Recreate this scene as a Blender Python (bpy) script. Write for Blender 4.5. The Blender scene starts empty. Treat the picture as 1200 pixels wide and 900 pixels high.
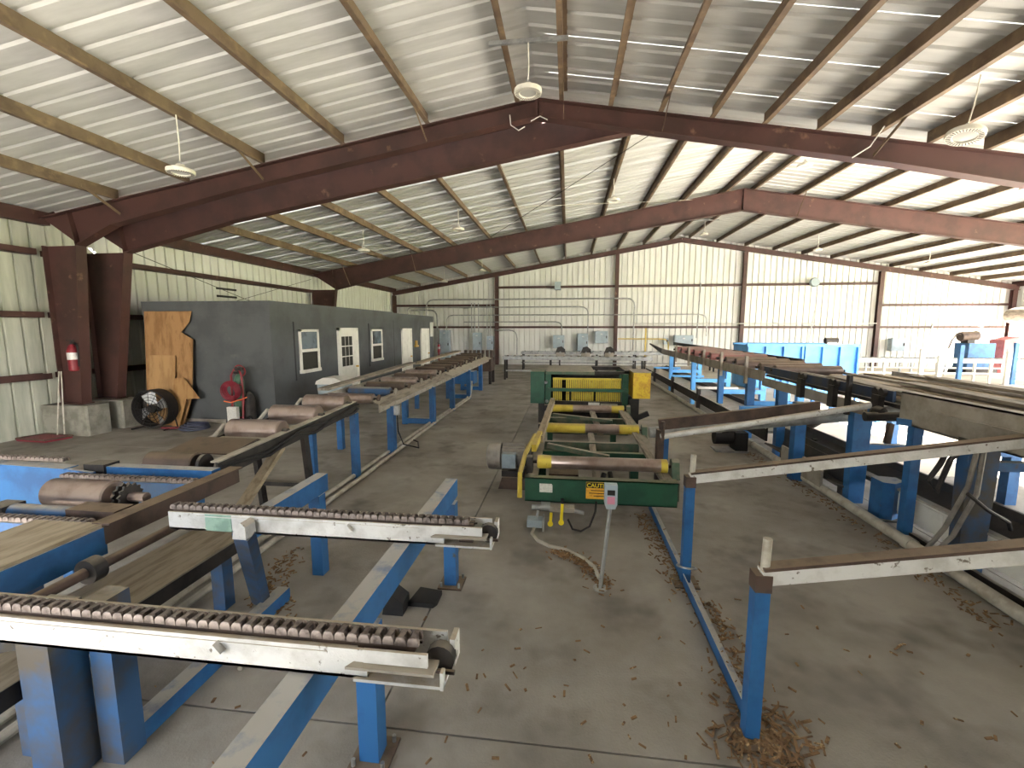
import bpy, math, random
from mathutils import Vector, Matrix, Quaternion
random.seed(7)
SC = bpy.context.scene
COL = SC.collection
R = math.radians

# ------------------------------------------------------------------ camera
FPX = 525.0
cam_d = bpy.data.cameras.new('camera')
cam = bpy.data.objects.new('camera', cam_d)
COL.objects.link(cam)
cam_d.sensor_fit = 'HORIZONTAL'
cam_d.sensor_width = 36.0
cam_d.lens = FPX / 1200.0 * 36.0
cam_d.clip_end = 400
cam.location = (0, 0, 2.15)
cam.rotation_euler = (R(90 - 7.1116), 0, R(7.0578))
SC.camera = cam

# ------------------------------------------------------------------ light
w = bpy.data.worlds.new('world'); SC.world = w; w.use_nodes = True
nt = w.node_tree; nt.nodes.clear()
sky = nt.nodes.new('ShaderNodeTexSky'); sky.sky_type = 'NISHITA'
sky.sun_disc = False; sky.sun_elevation = R(35); sky.sun_rotation = R(146)
sky.dust_density = 2.0; sky.air_density = 1.0
bg = nt.nodes.new('ShaderNodeBackground'); bg.inputs[1].default_value = 0.40
out = nt.nodes.new('ShaderNodeOutputWorld')
hs = nt.nodes.new('ShaderNodeHueSaturation'); hs.inputs['Saturation'].default_value = .35
nt.links.new(sky.outputs[0], hs.inputs['Color']); nt.links.new(hs.outputs[0], bg.inputs[0]); nt.links.new(bg.outputs[0], out.inputs[0])
sun_d = bpy.data.lights.new('sun', 'SUN'); sun_d.energy = 26.0; sun_d.angle = R(0.6); sun_d.color = (1, .97, .93)
sun = bpy.data.objects.new('sun', sun_d); COL.objects.link(sun)
SUN_DIR = Vector((-0.45, 0.68, -0.58))          # travelling direction: from the open right side
sun.rotation_euler = SUN_DIR.to_track_quat('-Z', 'Y').to_euler()
sun.location = (30, 0, 30)
vs = SC.view_settings
vs.view_transform = 'Standard'; vs.look = 'None'; vs.gamma = 1; vs.use_curve_mapping = False
vs.exposure = 2.2
SC.cycles.max_bounces = 10; SC.cycles.diffuse_bounces = 7; SC.cycles.use_denoising = True
SC.cycles.sample_clamp_indirect = 8

# ------------------------------------------------------------------ materials
def S(r, g, b):
    def f(c):
        c /= 255.0
        return c / 12.92 if c <= .04045 else ((c + .055) / 1.055) ** 2.4
    return (f(r), f(g), f(b), 1)

def pm(name, c1, c2=None, rough=.6, metal=0., scale=6., lo=.45, hi=.62, stretch=(1, 1, 1), dust=None, dlo=.55, dhi=.95,
       damt=.85, c3=None, s3=30., lo3=.62, hi3=.7, bump=0., bscale=40., spec=.4):
    m = bpy.data.materials.new(name); m.use_nodes = True
    n = m.node_tree.nodes; L = m.node_tree.links
    b = n['Principled BSDF']
    b.inputs['Roughness'].default_value = rough; b.inputs['Metallic'].default_value = metal
    b.inputs['Specular IOR Level'].default_value = spec
    geo = n.new('ShaderNodeNewGeometry')
    mp = n.new('ShaderNodeMapping'); mp.inputs['Scale'].default_value = stretch
    L.new(geo.outputs['Position'], mp.inputs['Vector'])
    def noise(sc, det=5):
        t = n.new('ShaderNodeTexNoise'); t.inputs['Scale'].default_value = sc; t.inputs['Detail'].default_value = det
        t.inputs['Roughness'].default_value = .6
        L.new(mp.outputs[0], t.inputs['Vector']); return t.outputs['Fac']
    def rng(sock, a, c, to=1.):
        r = n.new('ShaderNodeMapRange'); r.inputs[1].default_value = a; r.inputs[2].default_value = c; r.inputs[4].default_value = to
        L.new(sock, r.inputs[0]); return r.outputs[0]
    def mix(fac, a, c):
        x = n.new('ShaderNodeMix'); x.data_type = 'RGBA'
        L.new(fac, x.inputs[0])
        for i, v in ((6, a), (7, c)):
            if isinstance(v, tuple): x.inputs[i].default_value = v
            else: L.new(v, x.inputs[i])
        return x.outputs[2]
    cur = c1
    if c2 is not None: cur = mix(rng(noise(scale), lo, hi), cur, c2)
    if c3 is not None: cur = mix(rng(noise(s3, 3), lo3, hi3), cur, c3)
    if dust is not None:
        sp = n.new('ShaderNodeSeparateXYZ'); L.new(geo.outputs['Normal'], sp.inputs[0])
        up = rng(sp.outputs['Z'], dlo, dhi, damt)
        nz = rng(noise(9.), .15, .5)
        mu = n.new('ShaderNodeMath'); mu.operation = 'MULTIPLY'; L.new(up, mu.inputs[0]); L.new(nz, mu.inputs[1])
        cur = mix(mu.outputs[0], cur, dust)
    if isinstance(cur, tuple): b.inputs['Base Color'].default_value = cur
    else: L.new(cur, b.inputs['Base Color'])
    if bump:
        bp = n.new('ShaderNodeBump'); bp.inputs['Strength'].default_value = bump; bp.inputs['Distance'].default_value = .02
        L.new(noise(bscale, 4), bp.inputs['Height']); L.new(bp.outputs[0], b.inputs['Normal'])
    return m

DUST = S(150, 142, 128)
M = {}
M['concrete'] = pm('concrete', S(158, 153, 145), S(124, 118, 110), .78, scale=.9, lo=.36, hi=.66, c3=S(78, 72, 66), s3=1.7, lo3=.52, hi3=.85, bump=.25, bscale=60)
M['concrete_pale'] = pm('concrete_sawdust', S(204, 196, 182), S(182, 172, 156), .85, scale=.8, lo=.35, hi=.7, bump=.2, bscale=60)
M['ground'] = pm('ground', S(206, 200, 190), S(188, 180, 168), .95, scale=.5)
M['lawn'] = pm('lawn', S(150, 168, 84), S(196, 190, 96), .95, scale=.8)
M['roof'] = pm('roof_sheet', S(198, 199, 196), S(168, 169, 166), .5, metal=.08, scale=1.6, stretch=(.5, 3, 1), lo=.3, hi=.75)
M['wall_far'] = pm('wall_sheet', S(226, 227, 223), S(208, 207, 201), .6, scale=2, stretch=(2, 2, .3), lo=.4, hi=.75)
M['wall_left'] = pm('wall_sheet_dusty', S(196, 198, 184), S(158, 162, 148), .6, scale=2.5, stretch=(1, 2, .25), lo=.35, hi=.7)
M['red_steel'] = pm('red_oxide_steel', S(76, 50, 46), S(62, 42, 38), .55, scale=1.6, c3=S(140, 112, 92), s3=3.5, lo3=.66, hi3=.84)
M['purlin'] = pm('purlin_steel', S(112, 95, 76), S(90, 74, 60), .6, scale=2.2, c3=S(142, 120, 92), s3=5, lo3=.55, hi3=.8)
M['office'] = pm('grey_siding', S(88, 91, 93), S(78, 80, 82), .7, scale=1.3, c3=S(104, 104, 102), s3=5, lo3=.66, hi3=.85)
M['office_dark'] = pm('dark_trim', S(46, 46, 48), None, .7)
M['white_paint'] = pm('white_paint', S(228, 226, 218), S(206, 204, 196), .5, scale=5, lo=.5, hi=.8)
M['glass'] = pm('window_glass', S(92, 108, 118), S(60, 70, 74), .08, scale=3, spec=.8)
M['screen'] = pm('insect_screen', S(52, 52, 46), S(42, 42, 38), .7, scale=30)
M['blue'] = pm('blue_paint', S(42, 98, 152), S(36, 82, 130), .48, scale=4, c3=S(84, 80, 74), s3=9, lo3=.68, hi3=.78, dust=S(176, 172, 164), damt=.95)
M['blue_dirty'] = pm('blue_paint_dirty', S(46, 84, 126), S(76, 71, 63), .6, scale=3, lo=.42, hi=.64, dust=DUST, damt=.95)
M['navy'] = pm('dark_blue_paint', S(40, 56, 80), S(58, 60, 64), .6, scale=4, dust=DUST)
M['blue_light'] = pm('light_blue_paint', S(86, 158, 220), S(74, 140, 206), .5, scale=3, dust=DUST, damt=.5)
M['white_steel'] = pm('chipped_white_paint', S(206, 206, 204), S(176, 175, 171), .55, scale=7, lo=.45, hi=.7, c3=S(112, 104, 96), s3=24, lo3=.64, hi3=.7, dust=S(168, 150, 122), damt=.75, bump=.2, bscale=70)
M['chain'] = pm('rusty_chain', S(132, 121, 115), S(92, 82, 76), .5, metal=.3, scale=25)
M['rust'] = pm('rusty_steel', S(86, 70, 62), S(62, 51, 46), .62, metal=.2, scale=5, dust=S(150, 132, 108), damt=.55)
M['dark_steel'] = pm('dark_steel', S(52, 48, 46), S(36, 34, 34), .6, metal=.2, scale=7, dust=DUST, damt=.6)
M['roller'] = pm('worn_roller_steel', S(166, 150, 142), S(144, 126, 118), .28, metal=.75, scale=5)
M['roller_dark'] = pm('dull_roller_steel', S(96, 82, 74), S(76, 66, 60), .45, metal=.5, scale=3, dust=S(146, 128, 104), damt=.5)
M['roller_red'] = pm('red_roller', S(122, 74, 70), S(98, 66, 62), .5, scale=4, dust=DUST, damt=.5)
M['wood'] = pm('dusty_wood', S(158, 145, 124), S(132, 119, 98), .85, scale=3, stretch=(6, 1, 6), c3=S(98, 82, 64), s3=9, lo3=.66, hi3=.8)
M['ply'] = pm('plywood', S(166, 128, 86), S(140, 104, 68), .8, scale=2.2, stretch=(3, 3, .8), c3=S(104, 76, 50), s3=4, lo3=.6, hi3=.8)
M['wood_grey'] = pm('weathered_board', S(148, 139, 126), S(114, 106, 95), .85, scale=2.5, stretch=(7, 1, 4))
M['tan_plate'] = pm('dusty_plate', S(156, 149, 138), S(132, 125, 114), .8, scale=4, dust=S(166, 157, 142), damt=.8)
M['galv'] = pm('galvanised', S(168, 170, 170), S(142, 144, 144), .4, metal=.6, scale=8)
M['pipe_pale'] = pm('pale_conduit', S(186, 182, 170), S(158, 150, 136), .5, scale=6, dust=DUST, damt=.4)
M['box_grey'] = pm('grey_enamel', S(158, 172, 180), S(146, 158, 166), .5, scale=4)
M['green'] = pm('green_enamel', S(36, 82, 62), S(30, 70, 54), .45, scale=4, dust=S(120, 118, 96), damt=.85, c3=S(90, 92, 76), s3=16, lo3=.7, hi3=.78)
M['green_dusty'] = pm('green_enamel_dusty', S(70, 92, 76), S(104, 104, 88), .65, scale=5, dust=DUST, damt=.95)
M['yellow'] = pm('yellow_paint', S(208, 188, 74), S(190, 166, 62), .5, scale=5, c3=S(136, 108, 60), s3=14, lo3=.64, hi3=.74, dust=S(170, 146, 98), damt=.7)
M['yellow_rust'] = pm('yellow_paint_worn', S(216, 186, 60), S(186, 138, 56), .55, scale=9, lo=.45, hi=.65, c3=S(150, 92, 50), s3=30, lo3=.6, hi3=.72)
M['yellow_bright'] = pm('yellow_handle', S(226, 204, 40), None, .4)
M['tooth_tip'] = pm('worn_tooth', S(216, 206, 170), S(196, 180, 130), .4, metal=.3, scale=20)
M['motor'] = pm('motor_grey', S(128, 124, 118), S(104, 98, 92), .55, scale=6, dust=DUST, damt=.85)
M['motor_box'] = pm('motor_box_blue', S(136, 152, 160), S(120, 134, 140), .5, scale=9, dust=DUST, damt=.5)
M['black'] = pm('black_rubber', S(24, 24, 26), S(34, 32, 32), .65, scale=9)
M['black_belt'] = pm('black_belt', S(56, 54, 54), S(70, 66, 62), .6, scale=4, dust=S(96, 88, 78), damt=.5)
M['concrete_block'] = pm('concrete_block', S(140, 138, 128), S(116, 114, 104), .9, scale=4, bump=.3)
M['red'] = pm('red_paint', S(138, 36, 46), S(116, 30, 40), .45, scale=5)
M['red_hose'] = pm('red_hose', S(120, 34, 48), None, .5)
M['orange'] = pm('orange_cord', S(232, 112, 62), None, .5)
M['cyl_green'] = pm('gas_cylinder_green', S(70, 104, 84), None, .4)
M['lamp_white'] = pm('lamp_housing', S(222, 220, 208), S(206, 202, 190), .45, scale=9)
M['lamp_lens'] = pm('lamp_lens', S(176, 176, 170), None, .25)
M['lamp_slot'] = pm('lamp_vent', S(36, 34, 32), None, .7)
M['sign_yellow'] = pm('caution_label', S(228, 172, 58), S(196, 138, 46), .5, scale=40, lo=.5, hi=.7)
M['sign_black'] = pm('print_black', S(22, 20, 18), None, .6)
M['sign_white'] = pm('white_label', S(212, 212, 206), S(190, 186, 184), .5, scale=60)
M['pink'] = pm('pink_label', S(196, 130, 150), None, .5)
M['litter'] = pm('bark_litter', S(132, 104, 74), S(92, 70, 48), .9, scale=20, c3=S(186, 160, 122), s3=30, lo3=.58, hi3=.66)
M['brass'] = pm('brass', S(200, 160, 70), None, .3, metal=.8)
M['yellow_pipe'] = pm('yellow_gas_pipe', S(214, 186, 90), None, .5)
M['red_box'] = pm('hydraulic_red', S(168, 92, 92), S(140, 76, 76), .6, scale=4)
M['block_glass'] = M['glass']

# ------------------------------------------------------------------ mesh builder
def V(*a): return Vector(a)
class MB:
    def __init__(s): s.v = []; s.f = []
    def add(s, vs, fs):
        o = len(s.v); s.v += [tuple(x) for x in vs]; s.f += [tuple(i + o for i in q) for q in fs]; return s
    def box(s, x0, x1, y0, y1, z0, z1):
        return s.add([(x0,y0,z0),(x1,y0,z0),(x1,y1,z0),(x0,y1,z0),(x0,y0,z1),(x1,y0,z1),(x1,y1,z1),(x0,y1,z1)],
                     [(0,3,2,1),(4,5,6,7),(0,1,5,4),(1,2,6,5),(2,3,7,6),(3,0,4,7)])
    def bar(s, p, q, w, h, up=(0, 0, 1)):
        p = Vector(p); q = Vector(q); d = (q - p).normalized(); u = Vector(up)
        side = d.cross(u)
        if side.length < 1e-4: side = d.cross(Vector((0, 1, 0)))
        side.normalize(); u = side.cross(d).normalized()
        a = side * (w / 2); b = u * (h / 2)
        vs = [e + x * a + y * b for e in (p, q) for x, y in ((-1,-1),(1,-1),(1,1),(-1,1))]
        return s.add(vs, [(3,2,1,0),(4,5,6,7),(0,1,5,4),(1,2,6,5),(2,3,7,6),(3,0,4,7)])
    def cyl(s, p, q, r, n=14, r2=None, caps=True):
        p = Vector(p); q = Vector(q); d = (q - p).normalized()
        a = d.orthogonal().normalized(); b = d.cross(a); r2 = r if r2 is None else r2
        vs = []
        for e, rr in ((p, r), (q, r2)):
            for i in range(n):
                t = 2 * math.pi * i / n; vs.append(e + (a * math.cos(t) + b * math.sin(t)) * rr)
        fs = [(i, (i + 1) % n, n + (i + 1) % n, n + i) for i in range(n)]
        if caps: fs += [tuple(range(n - 1, -1, -1)), tuple(range(n, 2 * n))]
        return s.add(vs, fs)
    def tube(s, pts, r, n=8):
        pts = [Vector(p) for p in pts]; k = len(pts); vs = []; a = None
        for i, p in enumerate(pts):
            d = (pts[min(i + 1, k - 1)] - pts[max(i - 1, 0)]).normalized()
            a = d.orthogonal().normalized() if a is None else (a - d * a.dot(d)).normalized()
            b = d.cross(a)
            vs += [p + (a * math.cos(2*math.pi*j/n) + b * math.sin(2*math.pi*j/n)) * r for j in range(n)]
        fs = [(i*n + j, i*n + (j+1) % n, (i+1)*n + (j+1) % n, (i+1)*n + j) for i in range(k - 1) for j in range(n)]
        fs += [tuple(range(n - 1, -1, -1)), tuple(range((k-1)*n, k*n))]
        return s.add(vs, fs)
    def prism(s, poly, axis, a0, a1):
        # poly: 2D points; axis 'y': (x,z), 'x': (y,z), 'z': (x,y)
        def P(u, v, a):
            return {'y': (u, a, v), 'x': (a, u, v), 'z': (u, v, a)}[axis]
        n = len(poly)
        vs = [P(u, v, a0) for u, v in poly] + [P(u, v, a1) for u, v in poly]
        fs = [tuple(range(n)), tuple(range(2*n - 1, n - 1, -1))] + [(i, n + i, n + (i+1) % n, (i+1) % n) for i in range(n)]
        return s.add(vs, fs)
    def lathe(s, prof, c, axis=(0, 0, 1), n=20):
        c = Vector(c); d = Vector(axis).normalized(); a = d.orthogonal().normalized(); b = d.cross(a); k = len(prof); vs = []
        for r, h in prof:
            vs += [c + d * h + (a * math.cos(2*math.pi*j/n) + b * math.sin(2*math.pi*j/n)) * r for j in range(n)]
        fs = [(i*n + j, i*n + (j+1) % n, (i+1)*n + (j+1) % n, (i+1)*n + j) for i in range(k - 1) for j in range(n)]
        return s.add(vs, fs)
    def torus(s, c, axis, R0, r, n=24, m=7, a0=0., a1=2*math.pi):
        c = Vector(c); d = Vector(axis).normalized(); a = d.orthogonal().normalized(); b = d.cross(a)
        pts = [c + (a*math.cos(a0+(a1-a0)*i/n) + b*math.sin(a0+(a1-a0)*i/n)) * R0 for i in range(n + 1)]
        return s.tube(pts, r, m)
    def mesh(s, name, o=(0, 0, 0)):
        me = bpy.data.meshes.new(name); o = Vector(o)
        me.from_pydata([tuple(Vector(v) - o) for v in s.v], [], s.f)
        import bmesh
        bm = bmesh.new(); bm.from_mesh(me); bmesh.ops.recalc_face_normals(bm, faces=bm.faces); bm.to_mesh(me); bm.free()
        me.polygons.foreach_set('use_smooth', [True] * len(me.polygons)); me.set_sharp_from_angle(angle=R(32))
        return me

def tag(o, label=None, cat=None, group=None, kind=None):
    if label: o['label'] = label
    if cat: o['category'] = cat
    if group: o['group'] = group
    if kind: o['kind'] = kind
    return o
def link(name, data, parent=None, loc=(0, 0, 0), rot=None):
    o = bpy.data.objects.new(name, data); COL.objects.link(o); o.location = loc
    if rot: o.rotation_euler = rot
    if parent: o.parent = parent
    return o
def world_origin(o):
    p = Vector(o.location)
    while o.parent: o = o.parent; p += Vector(o.location)
    return p
def setm(me, m):
    if not me.materials: me.materials.append(M[m] if isinstance(m, str) else m)
    return me
def thing(name, label, cat, loc, group=None):
    return tag(link(name, None, None, loc), label, cat, group)
def part(T, name, mb, m, label=None):
    """mesh in world coordinates, parented to T (no rotations on T)"""
    o = link(name, setm(mb.mesh(name, world_origin(T)), m), T)
    if label: o['label'] = label
    return o
def solo(name, mb, m, label, cat, group=None, kind=None, origin=None):
    if origin is None:
        xs = list(zip(*mb.v)); origin = ((min(xs[0])+max(xs[0]))/2, (min(xs[1])+max(xs[1]))/2, min(xs[2]))
    o = link(name, setm(mb.mesh(name, origin), m), None, origin)
    return tag(o, label, cat, group, kind)
def struct(name, mb, m, origin=(0, 0, 0), label=None):
    return tag(link(name, setm(mb.mesh(name, origin), m), None, origin), label, None, None, 'structure')
def piece(T, name, me, loc, rot=None):
    """shared mesh; loc in world"""
    return link(name, me, T, Vector(loc) - world_origin(T), rot)

# ------------------------------------------------------------------ building shell
XL, XR, XM = -10.6, 22.9, 9.5              # left wall, right wall of the rear hall, right side of the front hall
RF = (-0.57, 5.88, .166)                   # front ridge x, rafter top z, slope
RB = (6.12, 7.05, .165)                    # rear ridge
def zr(P, x): return P[1] - P[2] * abs(x - P[0])
PD = .2                                    # purlin depth
YF0, YF1, YB0, YB1 = -2.0, 8.12, 8.12, 26.6

# floor: base and cast slabs with recessed joints
flo = struct('floor', MB().box(XL - .3, XR + .3, -3, 27, -.3, -.03), 'concrete', label='grey stained concrete floor of the hall')
sx, sy = 4.79, 4.98
sl = MB().box(.006, sx - .006, .006, sy - .006, -.03, 0).mesh('slab'); setm(sl, 'concrete')
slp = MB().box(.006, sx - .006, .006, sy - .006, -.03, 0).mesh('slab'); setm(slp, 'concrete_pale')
for i in range(7):
    for j in range(6):
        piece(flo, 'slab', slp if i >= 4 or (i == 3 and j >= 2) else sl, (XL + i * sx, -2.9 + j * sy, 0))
g = MB().box(-120, 160, -120, 200, -.5, -.31)
struct('ground', g, 'ground', label='bright bare ground outside the hall')
solo('lawn', MB().box(30, 110, -60, 120, -.31, -.2), 'lawn', 'sunlit yellow green grass outside the far right opening', 'grass', kind='stuff')

def sheet(length, pitch=.3048, n=3, rib=.026, b0=.04, b1=.016):
    """profiled sheet: u along length (x), profile along y, ribs toward +z"""
    ys = [(0, 0)]
    for i in range(n):
        c = (i + .5) * pitch
        ys += [(c - b0, 0), (c - b1, rib), (c + b1, rib), (c + b0, 0)]
    ys += [(n * pitch + .012, 0)]
    return ys
PW = .9144
def roof_panel(L):
    ys = sheet(L); n = len(ys)
    mb = MB(); mb.add([(0, y, z) for y, z in ys] + [(L, y, z) for y, z in ys], [(i, n + i, n + i + 1, i + 1) for i in range(n - 1)])
    return mb
def make_roof(name, P, x0, x1, y0, npan, label):
    cx, cz, s = P
    T = tag(link(name, setm(MB().prism([(cx-.25, cz+PD+.045-.25*s), (cx, cz+PD+.05), (cx+.25, cz+PD+.045-.25*s), (cx+.25, cz+PD+.055-.25*s), (cx, cz+PD+.06), (cx-.25, cz+PD+.055-.25*s)], 'y', y0, y0 + npan*PW).mesh('ridge_cap', (cx, y0, cz)), 'roof'), None, (cx, y0, cz)), label, None, None, 'structure')
    ang = math.atan(s)
    for side, xe in ((-1, x0), (1, x1)):
        L = abs(xe - cx) / math.cos(ang) + .15
        me = setm(roof_panel(L).mesh('roof_panel'), 'roof')
        for k in range(npan):
            # rotate so that local x runs down the slope
            if side == 1:
                o = piece(T, 'roof_panel', me, (cx, y0 + k*PW, cz + PD), (0, ang, 0))
            else:
                o = piece(T, 'roof_panel', me, (cx, y0 + (k+1)*PW, cz + PD), (0, ang, math.pi))
    return T
roofF = make_roof('ceiling', RF, XL, XM, YF0 + .27 - .9144, 12, 'pale ribbed sheet metal roof of the near hall')
roofB = make_roof('ceiling', RB, XL, XR, 8.31, 20, 'pale ribbed sheet metal roof of the far hall')

def zpurlin(L, flip=1):
    """Z section along y, web at x=0, height PD, top at z=PD"""
    t = .006; f = .065 * flip
    mb = MB()
    mb.box(-t, t, 0, L, 0, PD)
    mb.box(min(0, f), max(0, f), 0, L, 0, t * 2)
    mb.box(min(0, -f), max(0, -f), 0, L, PD - t*2, PD)
    mb.box(f - t if f > 0 else f, f if f > 0 else f + t, 0, L, t*2, .025)
    return mb
def purlins(T, P, xs, y0, y1, m='purlin'):
    me = {fl: setm(zpurlin(y1 - y0, fl).mesh('purlin'), m) for fl in (-1, 1)}
    for x in xs:
        piece(T, 'purlin', me[1 if x < P[0] else -1], (x, y0, zr(P, x) + .002))
purlins(roofF, RF, [-.91 - 1.525*k for k in range(6)], YF0, YF1 - .2)
purlins(roofF, RF, [-.13 + .785*k for k in range(12)], YF0, YF1 - .2)
purlins(roofB, RB, [5.49 - 1.425*k for k in range(11)], 8.3, 26.35)
purlins(roofB, RB, [6.5 + 1.455*k for k in range(11)], 8.3, 26.35)
# eave struts
for T, P, x, y0, y1 in ((roofF, RF, -10.42, YF0, 8.1), (roofB, RB, -10.42, 8.15, 26.5), (roofB, RB, 22.72, 8.15, 26.5), (roofF, RF, 9.35, YF0, 8.1)):
    z = zr(P, x)
    part(T, 'eave_strut', MB().box(x - .09, x + .09, y0, y1, z - .06, z + PD - .01), 'red_steel')

# walls of profiled sheets
def wall_panel_y(ytop, z0=0.):      # panel in the plane x=0, along y, ribs toward -x, with top heights from function
    ys = sheet(1, rib=.045, b0=.028, b1=.02); mb = MB(); n = len(ys)
    mb.add([(-z, y, z0) for y, z in ys] + [(-z, y, ytop) for y, z in ys], [(i, n + i, n + i + 1, i + 1) for i in range(n - 1)])
    return mb
wl = tag(link('wall_left', None, None, (XL, -2, 0)), 'dim green grey ribbed sheet wall on the left', None, None, 'structure')
topL = zr(RF, XL) + PD
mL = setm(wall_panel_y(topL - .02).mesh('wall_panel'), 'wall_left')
topL2 = zr(RB, XL) + PD
mL2 = setm(wall_panel_y(topL2 - .02).mesh('wall_panel'), 'wall_far')
k = 0; y = -2.
while y < 26.4:
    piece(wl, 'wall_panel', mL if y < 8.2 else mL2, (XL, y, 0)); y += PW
def girt(mb, p, q, horiz_dir):      # C section girt, 0.2 deep into the room
    return mb
def cgirt_y(T, x, y0, y1, z, d=.2, s=1):
    mb = MB().box(x, x + s*d, y0, y1, z - .055, z - .047).box(x + s*(d-.008), x + s*d, y0, y1, z - .055, z + .06).box(x, x + s*.006, y0, y1, z - .055, z + .06)
    return part(T, 'girt', mb, 'red_steel')
for z in (1.19, 2.41, 3.63):
    for y0, y1 in ((-2, 7.8), (8.02, 8.5), (8.75, 17.35)):
        cgirt_y(wl, XL + .05, y0, y1, z, .22)
wr = tag(link('wall_right', None, None, (XR, 8.2, 0)), 'grey ribbed sheet wall above the open right side', None, None, 'structure')
mR = setm(wall_panel_y(zr(RB, XR) + PD - .02, 2.95).mesh('wall_panel'), 'wall_far')
y = 24.75
while y < 26.4:
    piece(wr, 'wall_panel', mR, (XR, y + PW, 0), (0, 0, math.pi)); y += PW
cgirt_y(wr, XR - .05, 24.7, 26.4, 3.0, .2, -1)
# unseen wall added behind the camera to cut front light, doorway sized for it
wb = MB()
for x0, x1, z0 in ((XL, -6.4, 0), (-6.4, -2.2, 3.2), (-2.2, XM, 0)):
    wb.prism([(x0, z0), (x1, z0), (x1, zr(RF, x1) + PD - .02)] + ([(RF[0], RF[1] + PD - .02)] if x0 < RF[0] < x1 else []) + [(x0, zr(RF, x0) + PD - .02)], 'y', -2.02, -2.0)
struct('wall_back_blocker', wb, 'wall_far', label='ribbed sheet wall added unseen behind the viewer to limit light, with a doorway')
ws = tag(link('wall_side_blocker', None, None, (XM, -2, 0)), 'ribbed sheet wall added out of view to dim the right of the near hall', None, None, 'structure')  # added out-of-view wall, holds back daylight on the near right roof and floor
mS = setm(wall_panel_y(zr(RF, XM) + PD - .02).mesh('wall_panel'), 'wall_far')
y = -2.
while y < 1.6:
    piece(ws, 'wall_panel', mS, (XM, y + PW, 0), (0, 0, math.pi)); y += PW
# far gable wall
YW = 26.5
wf = tag(link('wall_far', None, None, (XL, YW, 0)), 'pale ribbed sheet gable wall at the far end', None, None, 'structure')
x = XL
while x < XR - .01:
    xe = min(x + PW, XR); ys = [(u, z) for u, z in sheet(1, rib=.085, b0=.036, b1=.03) if u <= xe - x + .02]
    if ys[-1][0] < xe - x - 1e-6: ys.append((xe - x, 0))
    n = len(ys); mb = MB()
    mb.add([(x + u, YW + z, 0) for u, z in ys] + [(x + u, YW + z, zr(RB, x + u) + PD) for u, z in ys], [(i, i + 1, n + i + 1, n + i) for i in range(n - 1)])
    part(wf, 'wall_panel', mb, 'wall_far'); x = xe
def fgirt(x0, x1, z):
    mb = MB().box(x0, x1, YW - .2, YW - .005, z - .055, z - .047).box(x0, x1, YW - .2, YW - .192, z - .055, z + .06)
    part(wf, 'girt', mb, 'red_steel')
FC = (-10.38, -4.15, 2.7, 9.49, 16.33, 22.6)
for a, b in zip(FC[:-1], FC[1:]): fgirt(a + .1, b - .1, 2.2)
for a, b in zip(FC[1:4], FC[2:5]): fgirt(a + .1, b - .1, 4.5)
fgirt(FC[0] + .1, FC[1] - .1, 3.48); fgirt(FC[4] + .1, FC[5] - .1, 3.36)
for x in FC:
    zt = zr(RB, x) - .24
    mb = MB().box(x - .1, x + .1, YW - .33, YW - .318, 0, zt).box(x - .1, x + .1, YW - .14, YW - .128, 0, zt).box(x - .006, x + .006, YW - .32, YW - .13, 0, zt)
    part(wf, 'end_column', mb, 'red_steel')
# end wall rafter
for s_, x1 in ((-1, XL + .15), (1, XR - .15)):
    a = (RB[0], YW - .3, RB[1] - .12); b = (x1, YW - .3, zr(RB, x1) - .12)
    dz = Vector((0, 0, .115))
    mb = MB().bar(a, b, .012, .23); mb.bar(Vector(a) + dz, Vector(b) + dz, .16, .014); mb.bar(Vector(a) - dz, Vector(b) - dz, .16, .014)
    part(wf, 'end_rafter', mb, 'red_steel')
# closing gable between the two roofs (rear hall rises above the near roof)
zf = lambda x: zr(RF, x) + PD - .01
zb = lambda x: zr(RB, x) + PD
mb = MB()
for pl in ([(RF[0] + .1, zf(RF[0] + .1)), (RB[0], zb(RB[0])), (RB[0], zf(RB[0]))], [(RB[0], zb(RB[0])), (XM, zb(XM)), (XM, zf(XM)), (RB[0], zf(RB[0]))], [(XM, zb(XM)), (XR, zb(XR)), (XR, 4.1), (XM, 4.1)]):
    mb.prism(pl, 'y', 8.28, 8.3)
struct('wall_front', mb, 'wall_far', label='sheet gable closing the gap above the near roof')

# ------------------------------------------------------------------ steel frames
def ibeam_poly(T, name, top, bot, y, fw=.2):
    """tapered plate girder in the plane y: web prism + flanges along top and bottom polylines"""
    mb = MB().prism(top + bot[::-1], 'y', y - .006, y + .006)
    for pl in (top, bot):
        for a, b in zip(pl[:-1], pl[1:]):
            mb.bar((a[0], y, a[1]), (b[0], y, b[1]), fw, .018)
    return part(T, name, mb, 'red_steel')
def column(T, y, x_out, xb, xt, z0, zt, sgn=1, fw=.2):
    mb = MB().prism([(x_out, z0), (xb, z0), (xt, zt), (x_out, zt)], 'y', y - .006, y + .006)
    mb.bar((x_out, y, z0), (x_out, y, zt), fw, .018, (1, 0, 0)); mb.bar((xb, y, z0), (xt, y, zt), fw, .018, (1, 0, 0))
    mb.box(min(x_out, xb) - .05, max(x_out, xb) + .05, y - fw*.6, y + fw*.6, z0, z0 + .02)
    return part(T, 'column', mb, 'red_steel')
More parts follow.
